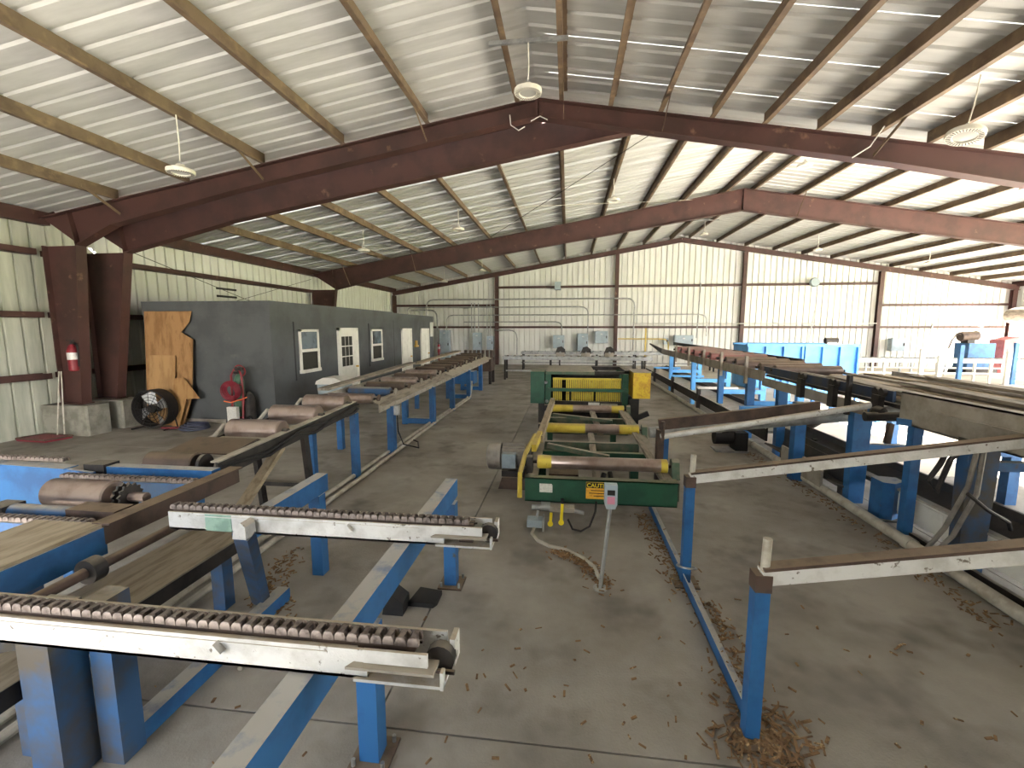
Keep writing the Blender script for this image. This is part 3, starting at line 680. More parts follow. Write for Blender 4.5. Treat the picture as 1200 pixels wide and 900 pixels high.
# ------------------------------------------------------------------ two white chain arms at the lower left
def chain_arm(x0, x1, yf, zb, lab, patch):
    y0, y1 = yf, yf + .13; zt = zb + .115; yc = (y0 + y1) / 2
    T = thing('chain_transfer_arm', lab, 'chain arm', ((x0+x1)/2, yc, zb), 'white chain transfer arms')
    xe = x1 - .34                                        # start of the take-up bracket
    part(T, 'channel', MB().box(x0, xe + .05, y0, y0 + .012, zb, zt).box(x0, xe + .05, y0, y1, zb, zb + .012).box(x0, x1 - .02, y1 - .012, y1, zb, zt + .012).box(x0, xe, y0 + .01, y1 - .01, zt - .03, zt - .012), 'white_steel')
    part(T, 'chain_rail', MB().box(x0, x1 - .12, yc - .03, yc + .03, zt - .02, zt + .004), 'rust')
    part(T, 'weld_strip', MB().box(x0 + .2, xe - .1, y0 - .004, y0, zt - .022, zt - .016), 'white_steel')
    # take-up bracket: open box with shelf, bolt and end plate
    part(T, 'takeup_plate', MB().box(xe + .04, x1 - .06, y0 - .006, y0 + .006, zt - .045, zt + .006), 'white_steel')
    part(T, 'takeup_shelf', MB().box(xe, x1, y0 - .012, y1 - .02, zb - .004, zb + .008), 'white_steel')
    part(T, 'takeup_shelf', MB().prism([(xe - .02, y0 - .03), (x1 - .03, y0 - .03), (x1 - .03, y0 + .05), (xe + .03, y0 + .05)], 'z', zt - .058, zt - .048), 'tan_plate')
    part(T, 'end_plate', MB().box(x1 - .012, x1, y0 - .016, y0 + .012, zb - .004, zt - .05), 'white_steel')
    part(T, 'end_plate', MB().box(x1 + .0, x1 + .02, y1 - .05, y1 + .02, zb + .02, zt + .01), 'white_steel')
    part(T, 'takeup_bolt', MB().cyl((x1 - .2, y0 + .03, zb + .035), (x1 - .12, y0 + .03, zb + .035), .022, 10).cyl((x1 - .26, y0 + .03, zb + .035), (x1 + .03, y0 + .03, zb + .035), .009, 8), 'rust')
    part(T, 'tail_sprocket', MB().cyl((x1 - .03, yc - .02, zt - .05), (x1 - .03, yc + .02, zt - .05), .055, 14), 'dark_steel')
    for px in (xe - .55,):
        part(T, 'lug', MB().bar((px, y0 - .015, zt - .02), (px + .03, y0 - .015, zt - .055), .03, .025), 'white_steel')
    if patch: part(T, 'green_patch', MB().box(x0 + .26, x0 + .44, y0 - .003, y0, zb + .004, zt - .004), pm('pale_green_primer', S(146, 176, 160), S(120, 150, 136), .6, scale=12))
    chain(T, x0 - .02, x1 - .1, yc, zt + .002, .047)
    return T
chain_arm(-2.52, -.42, 2.45, .872, 'white arm with rusty chain, farther of the two, dotted by a green patch', True)
chain_arm(-2.76, -.42, 1.42, .872, 'white chain arm crossing the lower left corner, nearest to the camera', False)
# head shaft under their left ends
T = thing('line_shaft', 'long rusty drive shaft running beside the brown conveyor rail', 'shaft', (-2.62, 2.4, .8))
part(T, 'shaft_bar', MB().cyl((-2.62, 1.2, .8), (-2.62, 2.9, .82), .03, 12), 'rust')
part(T, 'bearing', MB().lathe([(.03, -.04), (.07, -.035), (.07, .035), (.03, .04)], (-2.62, 2.05, .81), (0, 1, 0)), 'dark_steel')
part(T, 'bearing', MB().lathe([(.03, -.04), (.07, -.035), (.07, .035), (.03, .04)], (-2.62, 2.72, .815), (0, 1, 0)), 'dark_steel')

# blue support frames carrying the chain arms
T = thing('support_frame', 'blue steel beam on two posts carrying both white chain arms', 'support frame', (-.97, 2.3, 0), 'blue support frames')
part(T, 'beam', MB().box(-1.02, -.92, .6, 3.62, .72, .87), 'blue')
for y in (1.92, 3.47):
    part(T, 'post', MB().box(-.995, -.895, y - .05, y + .05, .012, .72), 'blue'); foot_plate(T, -.94, y, .1)
    for dx in (-.075, .075):
        for dy in (-.075, .075): part(T, 'anchor_bolt', MB().cyl((-.94 + dx, y + dy, .014), (-.94 + dx, y + dy, .05), .011, 6), 'galv')
T = thing('support_frame', 'dark blue low frame standing among the boards under the left arms', 'support frame', (-2.2, 2.6, 0), 'blue support frames')
part(T, 'beam', MB().box(-2.2, -2.1, 2.62, 3.62, .72, .87), 'blue')
part(T, 'post', MB().box(-2.19, -2.09, 3.45, 3.55, .0, .72), 'blue')
part(T, 'post', MB().bar((-1.96, 2.4, .9), (-2.33, 2.98, .04), .11, .07, (0, 1, 0)), 'blue_dirty')
part(T, 'post', MB().box(-2.27, -2.15, 1.72, 1.84, .0, .87), 'blue_dirty')
part(T, 'post', MB().box(-2.47, -2.3, 1.58, 1.74, .0, .87), 'blue_dirty')
part(T, 'floor_beam', MB().box(-2.27, -2.17, 1.84, 3.1, .0, .1), 'blue')
part(T, 'post_cap', MB().prism([(-2.0, .88), (-1.91, .88), (-1.91, .96), (-1.94, .985), (-1.985, .95)], 'y', 2.35, 2.44), 'white_steel')
part(T, 'cross_channel', MB().box(-2.1, -1.75, 1.72, 1.9, .62, .72), 'rust')
part(T, 'brace', MB().bar((-2.45, 1.66, .75), (-2.78, 1.42, .78), .1, .12), 'blue_dirty')
T = thing('floor_pedal', 'black flat foot pedal lying beside the blue beam', 'pedal', (-1.1, 3.2, 0))
part(T, 'pad', MB().prism([(-1.2, 3.12), (-1.0, 3.12), (-.98, 3.16), (-.98, 3.3), (-1.17, 3.33)], 'z', .003, .04), 'black')
part(T, 'guard', MB().prism([(-1.36, .0), (-1.2, .0), (-1.2, .1), (-1.28, .16), (-1.34, .1)], 'y', 3.0, 3.15), 'black')

# ------------------------------------------------------------------ transfer deck (lower left, blue) and inclined roller section
T = thing('transfer_deck', 'blue transfer deck with brown edge rail, chains and one steel roller at the left edge', 'conveyor', (-3.6, 2.6, 0))
part(T, 'edge_rail', MB().box(-2.88, -2.82, 2.3, 3.45, .82, .945).box(-2.9, -2.78, 2.3, 3.45, .945, .957), 'rust')
part(T, 'edge_rail', MB().box(-2.88, -2.82, .9, 2.3, .76, .93), 'blue')
part(T, 'bed_board', MB().box(-3.32, -2.83, .9, 2.32, .931, .95), 'wood')
part(T, 'bed_beam', MB().box(-3.35, -3.27, .9, 2.3, .76, .93), 'blue')
for y, x0 in ((3.12, -4.15), (2.34, -4.6)):
    part(T, 'chain_beam', MB().box(x0, -2.9, y - .035, y + .035, .72, .92), 'blue')
    chain_joined(T, x0, -2.92, y, .925)
part(T, 'side_plate', MB().prism([(-6.2, .62), (-4.0, .62), (-4.0, .93), (-4.25, .95), (-6.2, 1.0)], 'y', 3.22, 3.25), 'blue')
part(T, 'side_plate_flange', MB().prism([(-6.2, 1.0), (-4.25, .95), (-4.25, .958), (-6.2, 1.008)], 'y', 3.2, 3.32), 'blue')
chain_joined(T, -6.2, -4.3, 3.29, 1.0)
part(T, 'shelf_plate', MB().prism([(-5.6, 2.5), (-3.95, 2.5), (-3.9, 2.7), (-5.6, 2.8)], 'z', .78, .8), 'dark_steel')
roller_part(T, (-3.8, 2.78, .93), (-3.28, 2.78, .93), .108, 'roller')
for dx in (.07, .12):
    part(T, 'sprocket', MB().prism([(2.78 + (.1 if k % 2 else .082)*math.cos(k*math.pi/14), .93 + (.1 if k % 2 else .082)*math.sin(k*math.pi/14)) for k in range(28)], 'x', -3.28 + dx, -3.265 + dx), 'dark_steel')
part(T, 'shaft_end', MB().cyl((-3.3, 2.78, .93), (-3.02, 2.78, .93), .035, 12), 'roller')
part(T, 'torque_tube', MB().cyl((-3.82, 2.55, .88), (-3.0, 2.55, .88), .055, 16), 'blue_dirty')
part(T, 'tube_bracket', MB().box(-3.98, -3.82, 2.48, 2.62, .82, .93), 'dark_steel')
part(T, 'tube_cover', MB().prism([(2.48, .88), (2.62, .88), (2.62, .945), (2.48, .945)], 'x', -3.32, -2.95), 'rust')
for y in (1.3, 2.2): part(T, 'leg', MB().box(-3.37, -3.25, y - .06, y + .06, 0, .76), 'blue_dirty')
for x, y in ((-4.2, 3.15), (-5.8, 3.23)): part(T, 'leg', MB().box(x - .05, x + .05, y - .05, y + .05, 0, .72), 'blue_dirty')
# far side beam of the deck
part(T, 'cross_beam', MB().box(-3.95, -2.95, 3.3, 3.4, .84, .96), 'blue')
part(T, 'beam_bracket', MB().box(-4.15, -3.95, 3.28, 3.42, .86, .98), 'dark_steel')

def lerp(a, b, t): return a + (b - a) * t
T = thing('roller_conveyor', 'short inclined conveyor with shiny steel rollers in front of the welding cart', 'roller conveyor', (-3.3, 4.8, 0), 'roller conveyors of the left line')
RA, RBk = Vector((-3.0, 3.42, .99)), Vector((-3.0, 6.02, 1.1))
part(T, 'side_rail', MB().bar(RA - V(0, 0, .07), RBk - V(0, 0, .07), .02, .15), 'dark_steel')
part(T, 'rail_cap', MB().bar(RA + V(-.02, 0, .008), RBk + V(-.02, 0, .008), .075, .014), 'tan_plate')
part(T, 'side_rail', MB().bar(RA + V(-.72, 0, -.09), RBk + V(-.72, 0, -.09), .02, .12), 'dark_steel')
part(T, 'cable', MB().tube([lerp(RA, RBk, t) + V(.03, 0, -.1 + .04*math.sin(t*19)) for t in [i/16 for i in range(17)]], .016), 'black')
part(T, 'cable', MB().tube([lerp(RA, RBk, t) + V(.035, 0, -.06 + .03*math.cos(t*13)) for t in [i/16 for i in range(17)]], .012), 'black')
for y, z in ((4.42, 1.04), (5.14, 1.075), (5.86, 1.1)):
    r_ = roller_part(T, (-3.66, y, z), (-3.05, y, z), .122, 'roller')
    part(T, 'bearing_arm', MB().tube([(-3.67, y + .02, z + .04), (-3.71, y - .05, z + .06), (-3.72, y - .18, z - .03), (-3.74, y - .34, z - .06)], .022), 'pipe_pale')
roller_part(T, (-3.72, 3.5, .95), (-3.25, 3.5, .95), .1, 'roller_dark')
part(T, 'sprocket', MB().cyl((-3.2, 3.5, .95), (-3.17, 3.5, .95), .09, 18), 'dark_steel')
part(T, 'cover_plate', MB().prism([(3.66, .99), (4.02, 1.04), (4.1, 1.0), (4.12, 1.01), (4.03, 1.055), (3.65, 1.005)], 'x', -3.72, -3.06), 'roller_dark')
part(T, 'cover_plate', MB().box(-3.62, -3.05, 4.12, 4.24, 1.0, 1.012), 'tan_plate')
for y in (5.95,):
    for dx in (0, .0): pass
part(T, 'leg', MB().box(-3.05, -2.96, 5.9, 6.0, 0, .95), 'blue'); part(T, 'leg', MB().box(-3.72, -3.62, 5.9, 6.0, 0, .95), 'blue')
part(T, 'leg', MB().bar((-3.02, 4.75, .92), (-3.02, 4.85, .0), .09, .05, (1, 0, 0)), 'dark_steel')
part(T, 'leg', MB().bar((-3.66, 4.75, .92), (-3.66, 4.85, .0), .09, .05, (1, 0, 0)), 'dark_steel')
part(T, 'cross_tie', MB().bar((-3.66, 4.82, .3), (-3.02, 4.82, .3), .08, .05), 'dark_steel')
part(T, 'wood_brace', MB().bar((-3.02, 3.5, .35), (-3.05, 4.35, .88), .1, .05), 'wood')
# rusty plate walkway low between the arms
T = thing('walk_board', 'wide dusty brown board lying low between the two white arms', 'board', (-2.75, 2.4, .48))
part(T, 'board_top', MB().prism([(-3.06, 1.5), (-2.52, 1.5), (-2.54, 3.12), (-3.0, 3.2)], 'z', .5, .52), 'wood')
part(T, 'edge_angle', MB().box(-2.54, -2.515, 1.5, 3.12, .42, .519), 'dark_steel')
part(T, 'board_leg', MB().bar((-2.62, 2.95, 0), (-2.62, 2.95, .49), .1, .1), 'blue_dirty')
part(T, 'board_leg', MB().bar((-2.66, 1.75, 0), (-2.66, 1.75, .49), .1, .1), 'blue_dirty')
# floor conduits of the left line
for dx, lab in ((0, 'left of two pale conduits along the floor under the left line'), (.14, 'right of two pale conduits along the floor under the left line')):
    solo('floor_conduit', MB().tube([(-3.02 + dx, -.5, .045), (-3.02 + dx, 6., .045), (-3.04 + dx*.7, 10., .045), (-3.0 + dx*.5, 13.2, .045), (-3.02 + dx*.4, 13.6, .25), (-3.02 + dx*.4, 13.7, .5)], .03), 'pipe_pale', lab, 'conduit', 'floor conduits of the left line')
# curved hose between arms
solo('floor_hose', MB().tube([(-2.02, 2.35, .02), (-2.12, 2.75, .02), (-2.3, 3.05, .02), (-2.52, 3.2, .02)], .016), 'pipe_pale', 'thin curved hose on the floor behind the nearest white arm', 'hose')

# ------------------------------------------------------------------ far left roller conveyor
def zfar(y): return lerp(.93, 1.02, (y - 6.8) / 10.)
T = thing('roller_conveyor', 'long roller conveyor beside the office with dusty side boards', 'roller conveyor', (-3.5, 11, 0), 'roller conveyors of the left line')
part(T, 'side_rail', MB().bar((-2.98, 6.75, zfar(6.75) - .06), (-2.98, 16.8, zfar(16.8) - .06), .02, .13), 'tan_plate')
part(T, 'rail_flange', MB().add([(-3.1, 6.75, .99), (-2.9, 6.75, .92), (-2.9, 11.2, .96), (-3.1, 11.2, 1.03), (-3.1, 6.75, .975), (-2.9, 6.75, .905), (-2.9, 11.2, .945), (-3.1, 11.2, 1.015)], [(0,1,2,3),(7,6,5,4),(0,4,5,1),(1,5,6,2),(2,6,7,3),(3,7,4,0)]), 'wood_grey')
part(T, 'rail_flange', MB().add([(-3.1, 10.9, 1.04), (-2.86, 10.9, .96), (-2.86, 16.8, 1.02), (-3.1, 16.8, 1.08), (-3.1, 10.9, 1.025), (-2.86, 10.9, .945), (-2.86, 16.8, 1.005), (-3.1, 16.8, 1.065)], [(0,1,2,3),(7,6,5,4),(0,4,5,1),(1,5,6,2),(2,6,7,3),(3,7,4,0)]), 'tan_plate')
part(T, 'side_rail', MB().bar((-4.0, 6.75, 1.0), (-4.0, 16.8, 1.1), .02, .13), 'tan_plate')
part(T, 'side_board', MB().bar((-4.06, 7.0, 1.13), (-4.06, 11.45, 1.24), .2, .04), 'wood_grey')
part(T, 'side_board', MB().bar((-4.06, 11.65, 1.2), (-4.06, 16.4, 1.3), .22, .04), 'wood')
ys = [6.93 + .72*k for k in range(14)]
for k, y in enumerate(ys):
    z = 1.0 + .016 * (y - 6.9)
    m = 'blue_dirty' if k == 1 else ('roller' if k in (0, 3, 5) else 'roller_dark')
    roller_part(T, (-3.92, y, z), (-3.14, y, z), .085, m)
    part(T, 'bearing', MB().bar((-3.06, y - .05, z - .05), (-3.06, y + .04, z + .05), .04, .05), 'tan_plate' if k % 2 else 'rust')
for y in (7.24, 9.6, 11.33, 13.3, 15.2):
    part(T, 'leg', MB().box(-3.04, -2.92, y - .06, y + .06, 0, zfar(y) - .1), 'blue')
for y in (9.6, 13.3, 15.2):
    part(T, 'leg', MB().box(-3.68, -3.56, y - .06, y + .06, 0, 1.0), 'blue')
    part(T, 'bottom_tie', MB().box(-3.56, -3.04, y - .06, y + .06, 0.02, .14), 'blue')
for y in (7.4, 11.5): part(T, 'leg', MB().box(-4.05, -3.95, y - .05, y + .05, 0, 1.0), 'blue')
part(T, 'gearbox_stand', MB().box(-3.7, -3.0, 14.1, 14.7, .35, .75), 'blue')
part(T, 'switch_box', MB().box(-2.92, -2.84, 7.2, 7.3, .68, .84), 'galv')
part(T, 'switch_cable', MB().tube([(-2.88, 7.25, .7), (-2.86, 7.22, .4), (-2.8, 7.3, .15), (-2.6, 7.5, .04), (-2.75, 7.9, .04), (-2.95, 8.1, .04)], .012), 'black')
# rotary end with reddish frame
T = thing('turn_unit', 'dark rusty turning unit at the far end of the left conveyor', 'conveyor', (-3.4, 17.4, 0))
part(T, 'frame_box', MB().box(-4.1, -2.9, 16.9, 17.7, .5, 1.0), 'rust')
for k in range(7): part(T, 'stop_roller', MB().cyl((-3.95 + .17*k, 17.2, 1.0), (-3.95 + .17*k, 17.2, 1.3), .06, 10), 'rust')
for x in (-4.05, -2.95):
    for y in (16.95, 17.65): part(T, 'leg', MB().box(x - .05, x + .05, y - .05, y + .05, 0, .5), 'dark_steel')

# ------------------------------------------------------------------ conveyor lines at the far end
def cross_line(name, x0, x1, y, z, step, lab, rail='galv', roll='roller_dark', w=.6, legm='dark_steel'):
    T = thing(name, lab, 'conveyor', ((x0+x1)/2, y, 0))
    for dy in (0, w):
        part(T, 'side_rail', MB().box(x0, x1, y + dy - .025, y + dy + .025, z - .14, z), rail)
    part(T, 'lower_rail', MB().box(x0, x1, y - .02, y + .02, .35, .41), rail)
    x = x0 + .15
    me = setm(MB().cyl((0, .03, 0), (0, w - .03, 0), .05, 10).mesh('roller'), roll)
    while x < x1 - .1:
        piece(T, 'roller', me, (x, y, z - .03)); x += step
    x = x0 + .1
    while x < x1:
        for dy in (0, w): part(T, 'leg', MB().box(x - .035, x + .035, y + dy - .035, y + dy + .035, 0, z - .14), legm)
        x += 1.9
    return T
cross_line('cross_conveyor', -2.7, 3.4, 18.6, .98, .3, 'dark cross conveyor behind the green machine')
cross_line('cross_conveyor', -2.4, 9.5, 23.2, .95, .36, 'grey conveyor running along the foot of the far wall', 'galv', 'galv')
cross_line('cross_conveyor', 10.6, 21.5, 19.6, .95, .36, 'white railed conveyor on the far right beyond the blue bins', 'white_paint', 'galv', .7, 'white_paint')
cross_line('cross_conveyor', 11.5, 21.5, 22.2, .75, .4, 'low pale conveyor behind the white railed one at the far right', 'white_paint', 'galv', .7, 'galv')
# saw heads on the cross conveyor
for i, (x, lab) in enumerate(((-.3, 'small dark saw head left on the cross conveyor'), (.75, 'larger dark saw head with hood on the cross conveyor'), (1.7, 'saw head with pale motor right on the cross conveyor'))):
    T = thing('saw_head', lab, 'saw head', (x, 18.8, .98), 'saw heads behind the machine')
    part(T, 'stand', MB().box(x - .18, x + .18, 18.7, 19.1, .98, 1.15), 'tan_plate')
    part(T, 'hood', MB().prism([(x - .22, 1.1), (x + .22, 1.1), (x + .2, 1.28), (x + .05, 1.4), (x - .12, 1.36)], 'y', 18.72, 18.8), 'dark_steel')
    part(T, 'motor', MB().cyl((x, 18.8, 1.22), (x, 19.2, 1.22), .1, 14), 'motor')
    part(T, 'spindle', MB().cyl((x, 18.55, 1.15), (x, 18.72, 1.15), .04, 10), 'galv')
# blue bins
for i, (x0, x1, lab) in enumerate(((6.35, 8.2, 'left of two big light blue bins behind the right conveyor'), (8.25, 10.0, 'right of two big light blue bins, small motor on top'))):
    T = thing('steel_bin', lab, 'bin', ((x0+x1)/2, 17.3, 0), 'light blue steel bins')
    part(T, 'shell', MB().box(x0, x1, 16.9, 16.93, .05, 1.55).box(x0, x1, 18.2, 18.23, .05, 1.55).box(x0, x0 + .03, 16.9, 18.2, .05, 1.55).box(x1 - .03, x1, 16.9, 18.2, .05, 1.55), 'blue_light')
    part(T, 'bottom', MB().box(x0, x1, 16.9, 18.2, .02, .06), 'blue_light')
    for ya in (16.84, 18.18): part(T, 'top_rim', MB().box(x0 - .02, x1 + .02, ya, ya + .11, 1.5, 1.6), 'blue_light')
    for k in range(4):
        xx = lerp(x0, x1 - .06, k / 3); part(T, 'rib', MB().box(xx, xx + .06, 16.8, 16.9, .05, 1.5), 'blue_light')
T = thing('bin_motor', 'small dark motor sitting on the right blue bin', 'motor', (9.1, 16.9, 1.6))
part(T, 'housing', MB().cyl((8.9, 16.9, 1.72), (9.3, 16.9, 1.72), .1, 14), 'dark_steel'); part(T, 'mount', MB().box(8.95, 9.25, 16.82, 16.98, 1.6, 1.66), 'galv')
# uprights of the sorter
for x, y, zt, m, lab in ((15., 19.2, 1.5, 'blue', 'blue upright post standing before the white far conveyor'), (16.85, 19.2, 1.6, 'blue', 'blue upright beside the white post at the far right'), (17.45, 19.2, 1.4, 'blue', 'blue upright nearest the right edge of the picture'),
                          (16.6, 19.15, 1.3, 'white_paint', 'white upright post beside a blue one at the far right'), (13.65, 19.2, 1.35, 'white_paint', 'white slim post left in front of the far conveyor'), (14.3, 19.2, 1.1, 'white_paint', 'shorter white post second from left at the far conveyor')):
    T = thing('upright_post', lab, 'post', (x, y, 0), 'upright posts at the far right')
    part(T, 'shaft', MB().box(x - .07, x + .07, y - .05, y + .05, 0.01, zt), m); part(T, 'base_plate', MB().box(x - .12, x + .12, y - .1, y + .1, 0, .015), 'galv')
T = thing('upright_rack', 'blue rack rails crossing at the right edge near the opening', 'rack', (18.6, 19.4, 0))
for z in (.55, 1.25): part(T, 'rail', MB().box(17.5, 20.2, 19.36, 19.42, z - .06, z), 'blue')
for x in (18.4, 20.1): part(T, 'post', MB().box(x - .05, x + .05, 19.35, 19.45, 0, 1.4), 'blue')
T = thing('hydraulic_unit', 'blue hydraulic unit with brown pump on top by the far right wall', 'pump unit', (18.9, 23.6, 0))
part(T, 'tank', MB().box(18.5, 19.6, 23.3, 24.1, .3, 1.45), 'blue'); part(T, 'skid', MB().box(18.4, 19.7, 23.2, 24.2, 0, .3), 'dark_steel')
part(T, 'pump', MB().cyl((18.3, 23.6, 1.75), (19.0, 23.6, 1.8), .22, 16), 'rust'); part(T, 'pump_mount', MB().box(18.5, 18.8, 23.4, 23.8, 1.45, 1.6), 'dark_steel')
part(T, 'hose', MB().tube([(18.4, 23.5, 1.8), (18.1, 23.5, 1.9), (17.9, 23.5, 1.6), (17.8, 23.5, 1.2)], .03), 'rust')
T = thing('red_machine', 'pinkish red machine case near the last far column', 'machine', (20.6, 24, 0))
part(T, 'case', MB().prism([(20.2, 0), (21.1, 0), (21.1, 1.5), (20.9, 1.75), (20.2, 1.6)], 'y', 23.6, 24.4), 'red_box'); part(T, 'hatch', MB().box(20.35, 20.95, 23.57, 23.6, .5, 1.2), 'sign_white')
# tarp curtain rolled above the opening
solo('rolled_curtain', MB().lathe([(0, 0), (.35, .02), (.42, .3), (.4, 1.2), (.36, 2.4), (0, 2.45)], (22.3, 26.0, 2.75), (.15, -1, .05), 16), 'wood_grey', 'grey brown rolled curtain bundle high by the right opening', 'curtain')

# ------------------------------------------------------------------ green and yellow machine in the middle
T = thing('board_machine', 'green and yellow board feeding machine with three wide rollers in the middle of the hall', 'machine', (.4, 7., 0))
X0, X1 = -.44, 1.17
part(T, 'front_beam', MB().box(X0, X1, 4.7, 4.712, .27, .535).box(X0, X1, 4.7, 4.8, .523, .535).box(X0, X1, 4.7, 4.8, .27, .282), 'green')
for x0, x1 in ((-.43, -.31), (1.09, 1.21)):
    part(T, 'side_rail', MB().box(x0, x1, 4.8, 9.3, .485, .5).box(x0 if x0 < 0 else x1 - .012, x0 + .012 if x0 < 0 else x1, 4.8, 9.3, .3, .5), 'green_dusty')
part(T, 'wood_rail', MB().box(1.02, 1.1, 4.85, 9.2, .5, .54), 'wood_grey')
def banded_roller(y, z, r, a, b):
    o = roller_part(T, (-.33, y, z), (1.13, y, z), r, 'roller', shaft=.09, n=26)
    for xa, xb in ((-.325, -.325 + a), (1.125 - b, 1.125)):
        if xb - xa > .02: link('paint_band', setm(MB().lathe([(r + .0015, 0), (r + .0015, xb - xa)], (xa, y, z), (1, 0, 0), 26).mesh('paint_band', world_origin(o)), 'yellow'), o)
banded_roller(5.06, .61, .075, .16, .07)
banded_roller(7.1, .56, .075, .62, .3)
banded_roller(9.0, .54, .075, .45, .24)
for y, z in ((5.06, .61), (7.1, .56), (9.0, .54)):
    part(T, 'pillow_block', MB().prism([(y - .12, z - .12), (y + .12, z - .12), (y + .09, z - .07), (y + .06, z + .06), (y, z + .09), (y - .06, z + .06), (y - .09, z - .07)], 'x', 1.17, 1.25), 'green_dusty')
    part(T, 'pillow_block', MB().prism([(y - .1, z - .12), (y + .1, z - .12), (y + .05, z + .06), (y, z + .08), (y - .05, z + .06)], 'x', -.45, -.38), 'dark_steel')
part(T, 'fence_rail', MB().bar((-.36, 5.9, .66), (-.29, 9.25, .66), .09, .1), 'wood')
part(T, 'guard_strip', MB().tube([(-.5, 4.72, .3), (-.5, 4.75, .56), (-.48, 5.2, .66), (-.42, 5.9, .72)], .028, 6), 'yellow')
part(T, 'guard_strip', MB().bar((-.4, 5.45, .66), (-.36, 6.05, .7), .06, .09), 'yellow')
for y, m in ((5.95, 'green'), (6.55, 'green_dusty'), (7.75, 'green_dusty'), (8.35, 'green_dusty')):
    part(T, 'cross_member', MB().box(-.32, 1.05, y - .04, y + .04, .32, .48 if y > 6.3 else .5), m)
part(T, 'cross_pan', MB().box(.25, 1.05, 5.75, 6.2, .38, .42), 'green')
part(T, 'tilt_arm', MB().bar((-.25, 6.0, .56), (.55, 5.7, .5), .07, .06), 'green_dusty')
part(T, 'tilt_arm', MB().bar((-.3, 5.5, .52), (.45, 5.45, .46), .08, .08), 'green_dusty')
part(T, 'tilt_arm', MB().bar((-.25, 8.2, .56), (.8, 7.9, .52), .07, .05), 'green_dusty')
part(T, 'centre_strut', MB().bar((.38, 5.3, .3), (.38, 7.0, .5), .09, .04), 'wood_grey')
part(T, 'centre_strut', MB().bar((.55, 7.2, .45), (.5, 8.9, .5), .1, .04), 'wood_grey')
part(T, 'drive_box', MB().box(-.2, .15, 5.2, 5.6, .12, .42), 'rust')
for x in (-.3, .85):
    for y in (5.6, 8.2): part(T, 'leg', MB().box(x - .05, x + .05, y - .05, y + .05, 0, .4), 'green')
part(T, 'air_cylinder', MB().tube([(.35, 5.0, .2), (.45, 5.2, .45)], .03), 'black'); part(T, 'air_cylinder', MB().tube([(.55, 5.0, .2), (.52, 5.25, .45)], .03), 'black')
# body
YB_ = 9.4
for x0, x1 in ((-.46, -.34), (1.14, 1.26)):
    part(T, 'body_post', MB().box(x0, x1, YB_, YB_ + .16, 0, 1.2), 'green')
    part(T, 'body_post', MB().box(x0, x1, 10.6, 10.76, 0, 1.2), 'green')
part(T, 'top_plate', MB().box(-.44, .56, YB_ - .05, 10.9, 1.19, 1.25), 'green_dusty')
part(T, 'top_frame', MB().box(.56, 1.3, YB_ + .2, YB_ + .3, 1.18, 1.24).box(.56, 1.3, 10.6, 10.7, 1.18, 1.26).box(1.2, 1.3, YB_ + .2, 10.7, 1.18, 1.26), 'dark_steel')
part(T, 'cross_rail', MB().box(-.4, 1.26, YB_ - .06, YB_ - .01, .835, .9), 'green')
part(T, 'back_panel', MB().box(-.34, 1.14, 10.0, 10.03, .1, 1.18), 'dark_steel')
part(T, 'lower_beam', MB().box(-.34, 1.14, YB_ + .02, YB_ + .1, .5, .62), 'dark_steel')
part(T, 'name_plate', MB().box(.45, .68, YB_ + .012, YB_ + .02, .53, .6), 'sign_white')
part(T, 'name_plate', MB().box(.7, 1.05, YB_ + .012, YB_ + .02, .54, .58), 'tan_plate')
up = setm(MB().prism([(-.013, .9), (.013, .9), (.013, 1.09), (-.013, 1.09)], 'y', 0, .12).mesh('finger'), 'yellow')
dn = setm(MB().prism([(-.012, .66), (-.005, .60), (.005, .60), (.012, .66), (.012, .83), (-.012, .83)], 'y', 0, .09).mesh('tooth'), 'yellow')
tip = setm(MB().prism([(-.008, .625), (-.004, .585), (.004, .585), (.008, .625)], 'y', -.004, .06).mesh('tooth_tip'), 'tooth_tip')
for k in range(36):
    x = -.28 + k * .0392
    if k in (5, 6, 19): 
        if k != 19: continue
    piece(T, 'finger', up, (x, YB_ + .02, 0))
    if k not in (9, 22): piece(T, 'tooth', dn, (x, YB_ + .05 + random.uniform(0, .02), random.uniform(-.01, .015)))
    if k % 2 == 0 and k not in (22,): piece(T, 'tooth_tip', tip, (x, YB_ + .05, random.uniform(-.015, .02)))
part(T, 'finger_bar', MB().box(-.3, 1.12, YB_ + .03, YB_ + .1, 1.07, 1.11), 'yellow')
part(T, 'side_cabinet', MB().box(-.76, -.47, YB_ - .1, YB_ + .5, .58, 1.25), 'green')
part(T, 'side_arm', MB().box(-.6, -.47, YB_, YB_ + .12, .0, .8), 'dark_steel')
part(T, 'hydraulic_fitting', MB().lathe([(0, 0), (.035, .0), (.035, .05), (.02, .08), (0, .08)], (-.44, YB_ - .02, 1.02), (0, -1, 0), 10), 'galv')
part(T, 'hydraulic_fitting', MB().lathe([(0, 0), (.035, .0), (.035, .05), (.02, .08), (0, .08)], (-.42, YB_ - .02, .62), (0, -1, 0), 10), 'galv')
yb = part(T, 'guard_box', MB().box(1.34, 1.68, YB_ - .12, YB_ + .6, .72, 1.25), 'yellow_rust')
link('guard_lid', setm(MB().box(1.32, 1.7, YB_ - .14, YB_ + .62, 1.25, 1.265).mesh('guard_lid', world_origin(yb)), 'tan_plate'), yb)
part(T, 'gear_case', MB().box(1.27, 1.46, YB_ - .15, YB_ + .3, .2, .72), 'black')
part(T, 'lever', MB().bar((1.4, YB_ - .1, .3), (1.66, YB_ - .1, .42), .08, .1), 'black')
part(T, 'rear_frame', MB().box(-.4, 1.26, 11.4, 11.5, .3, .9), 'dark_steel')
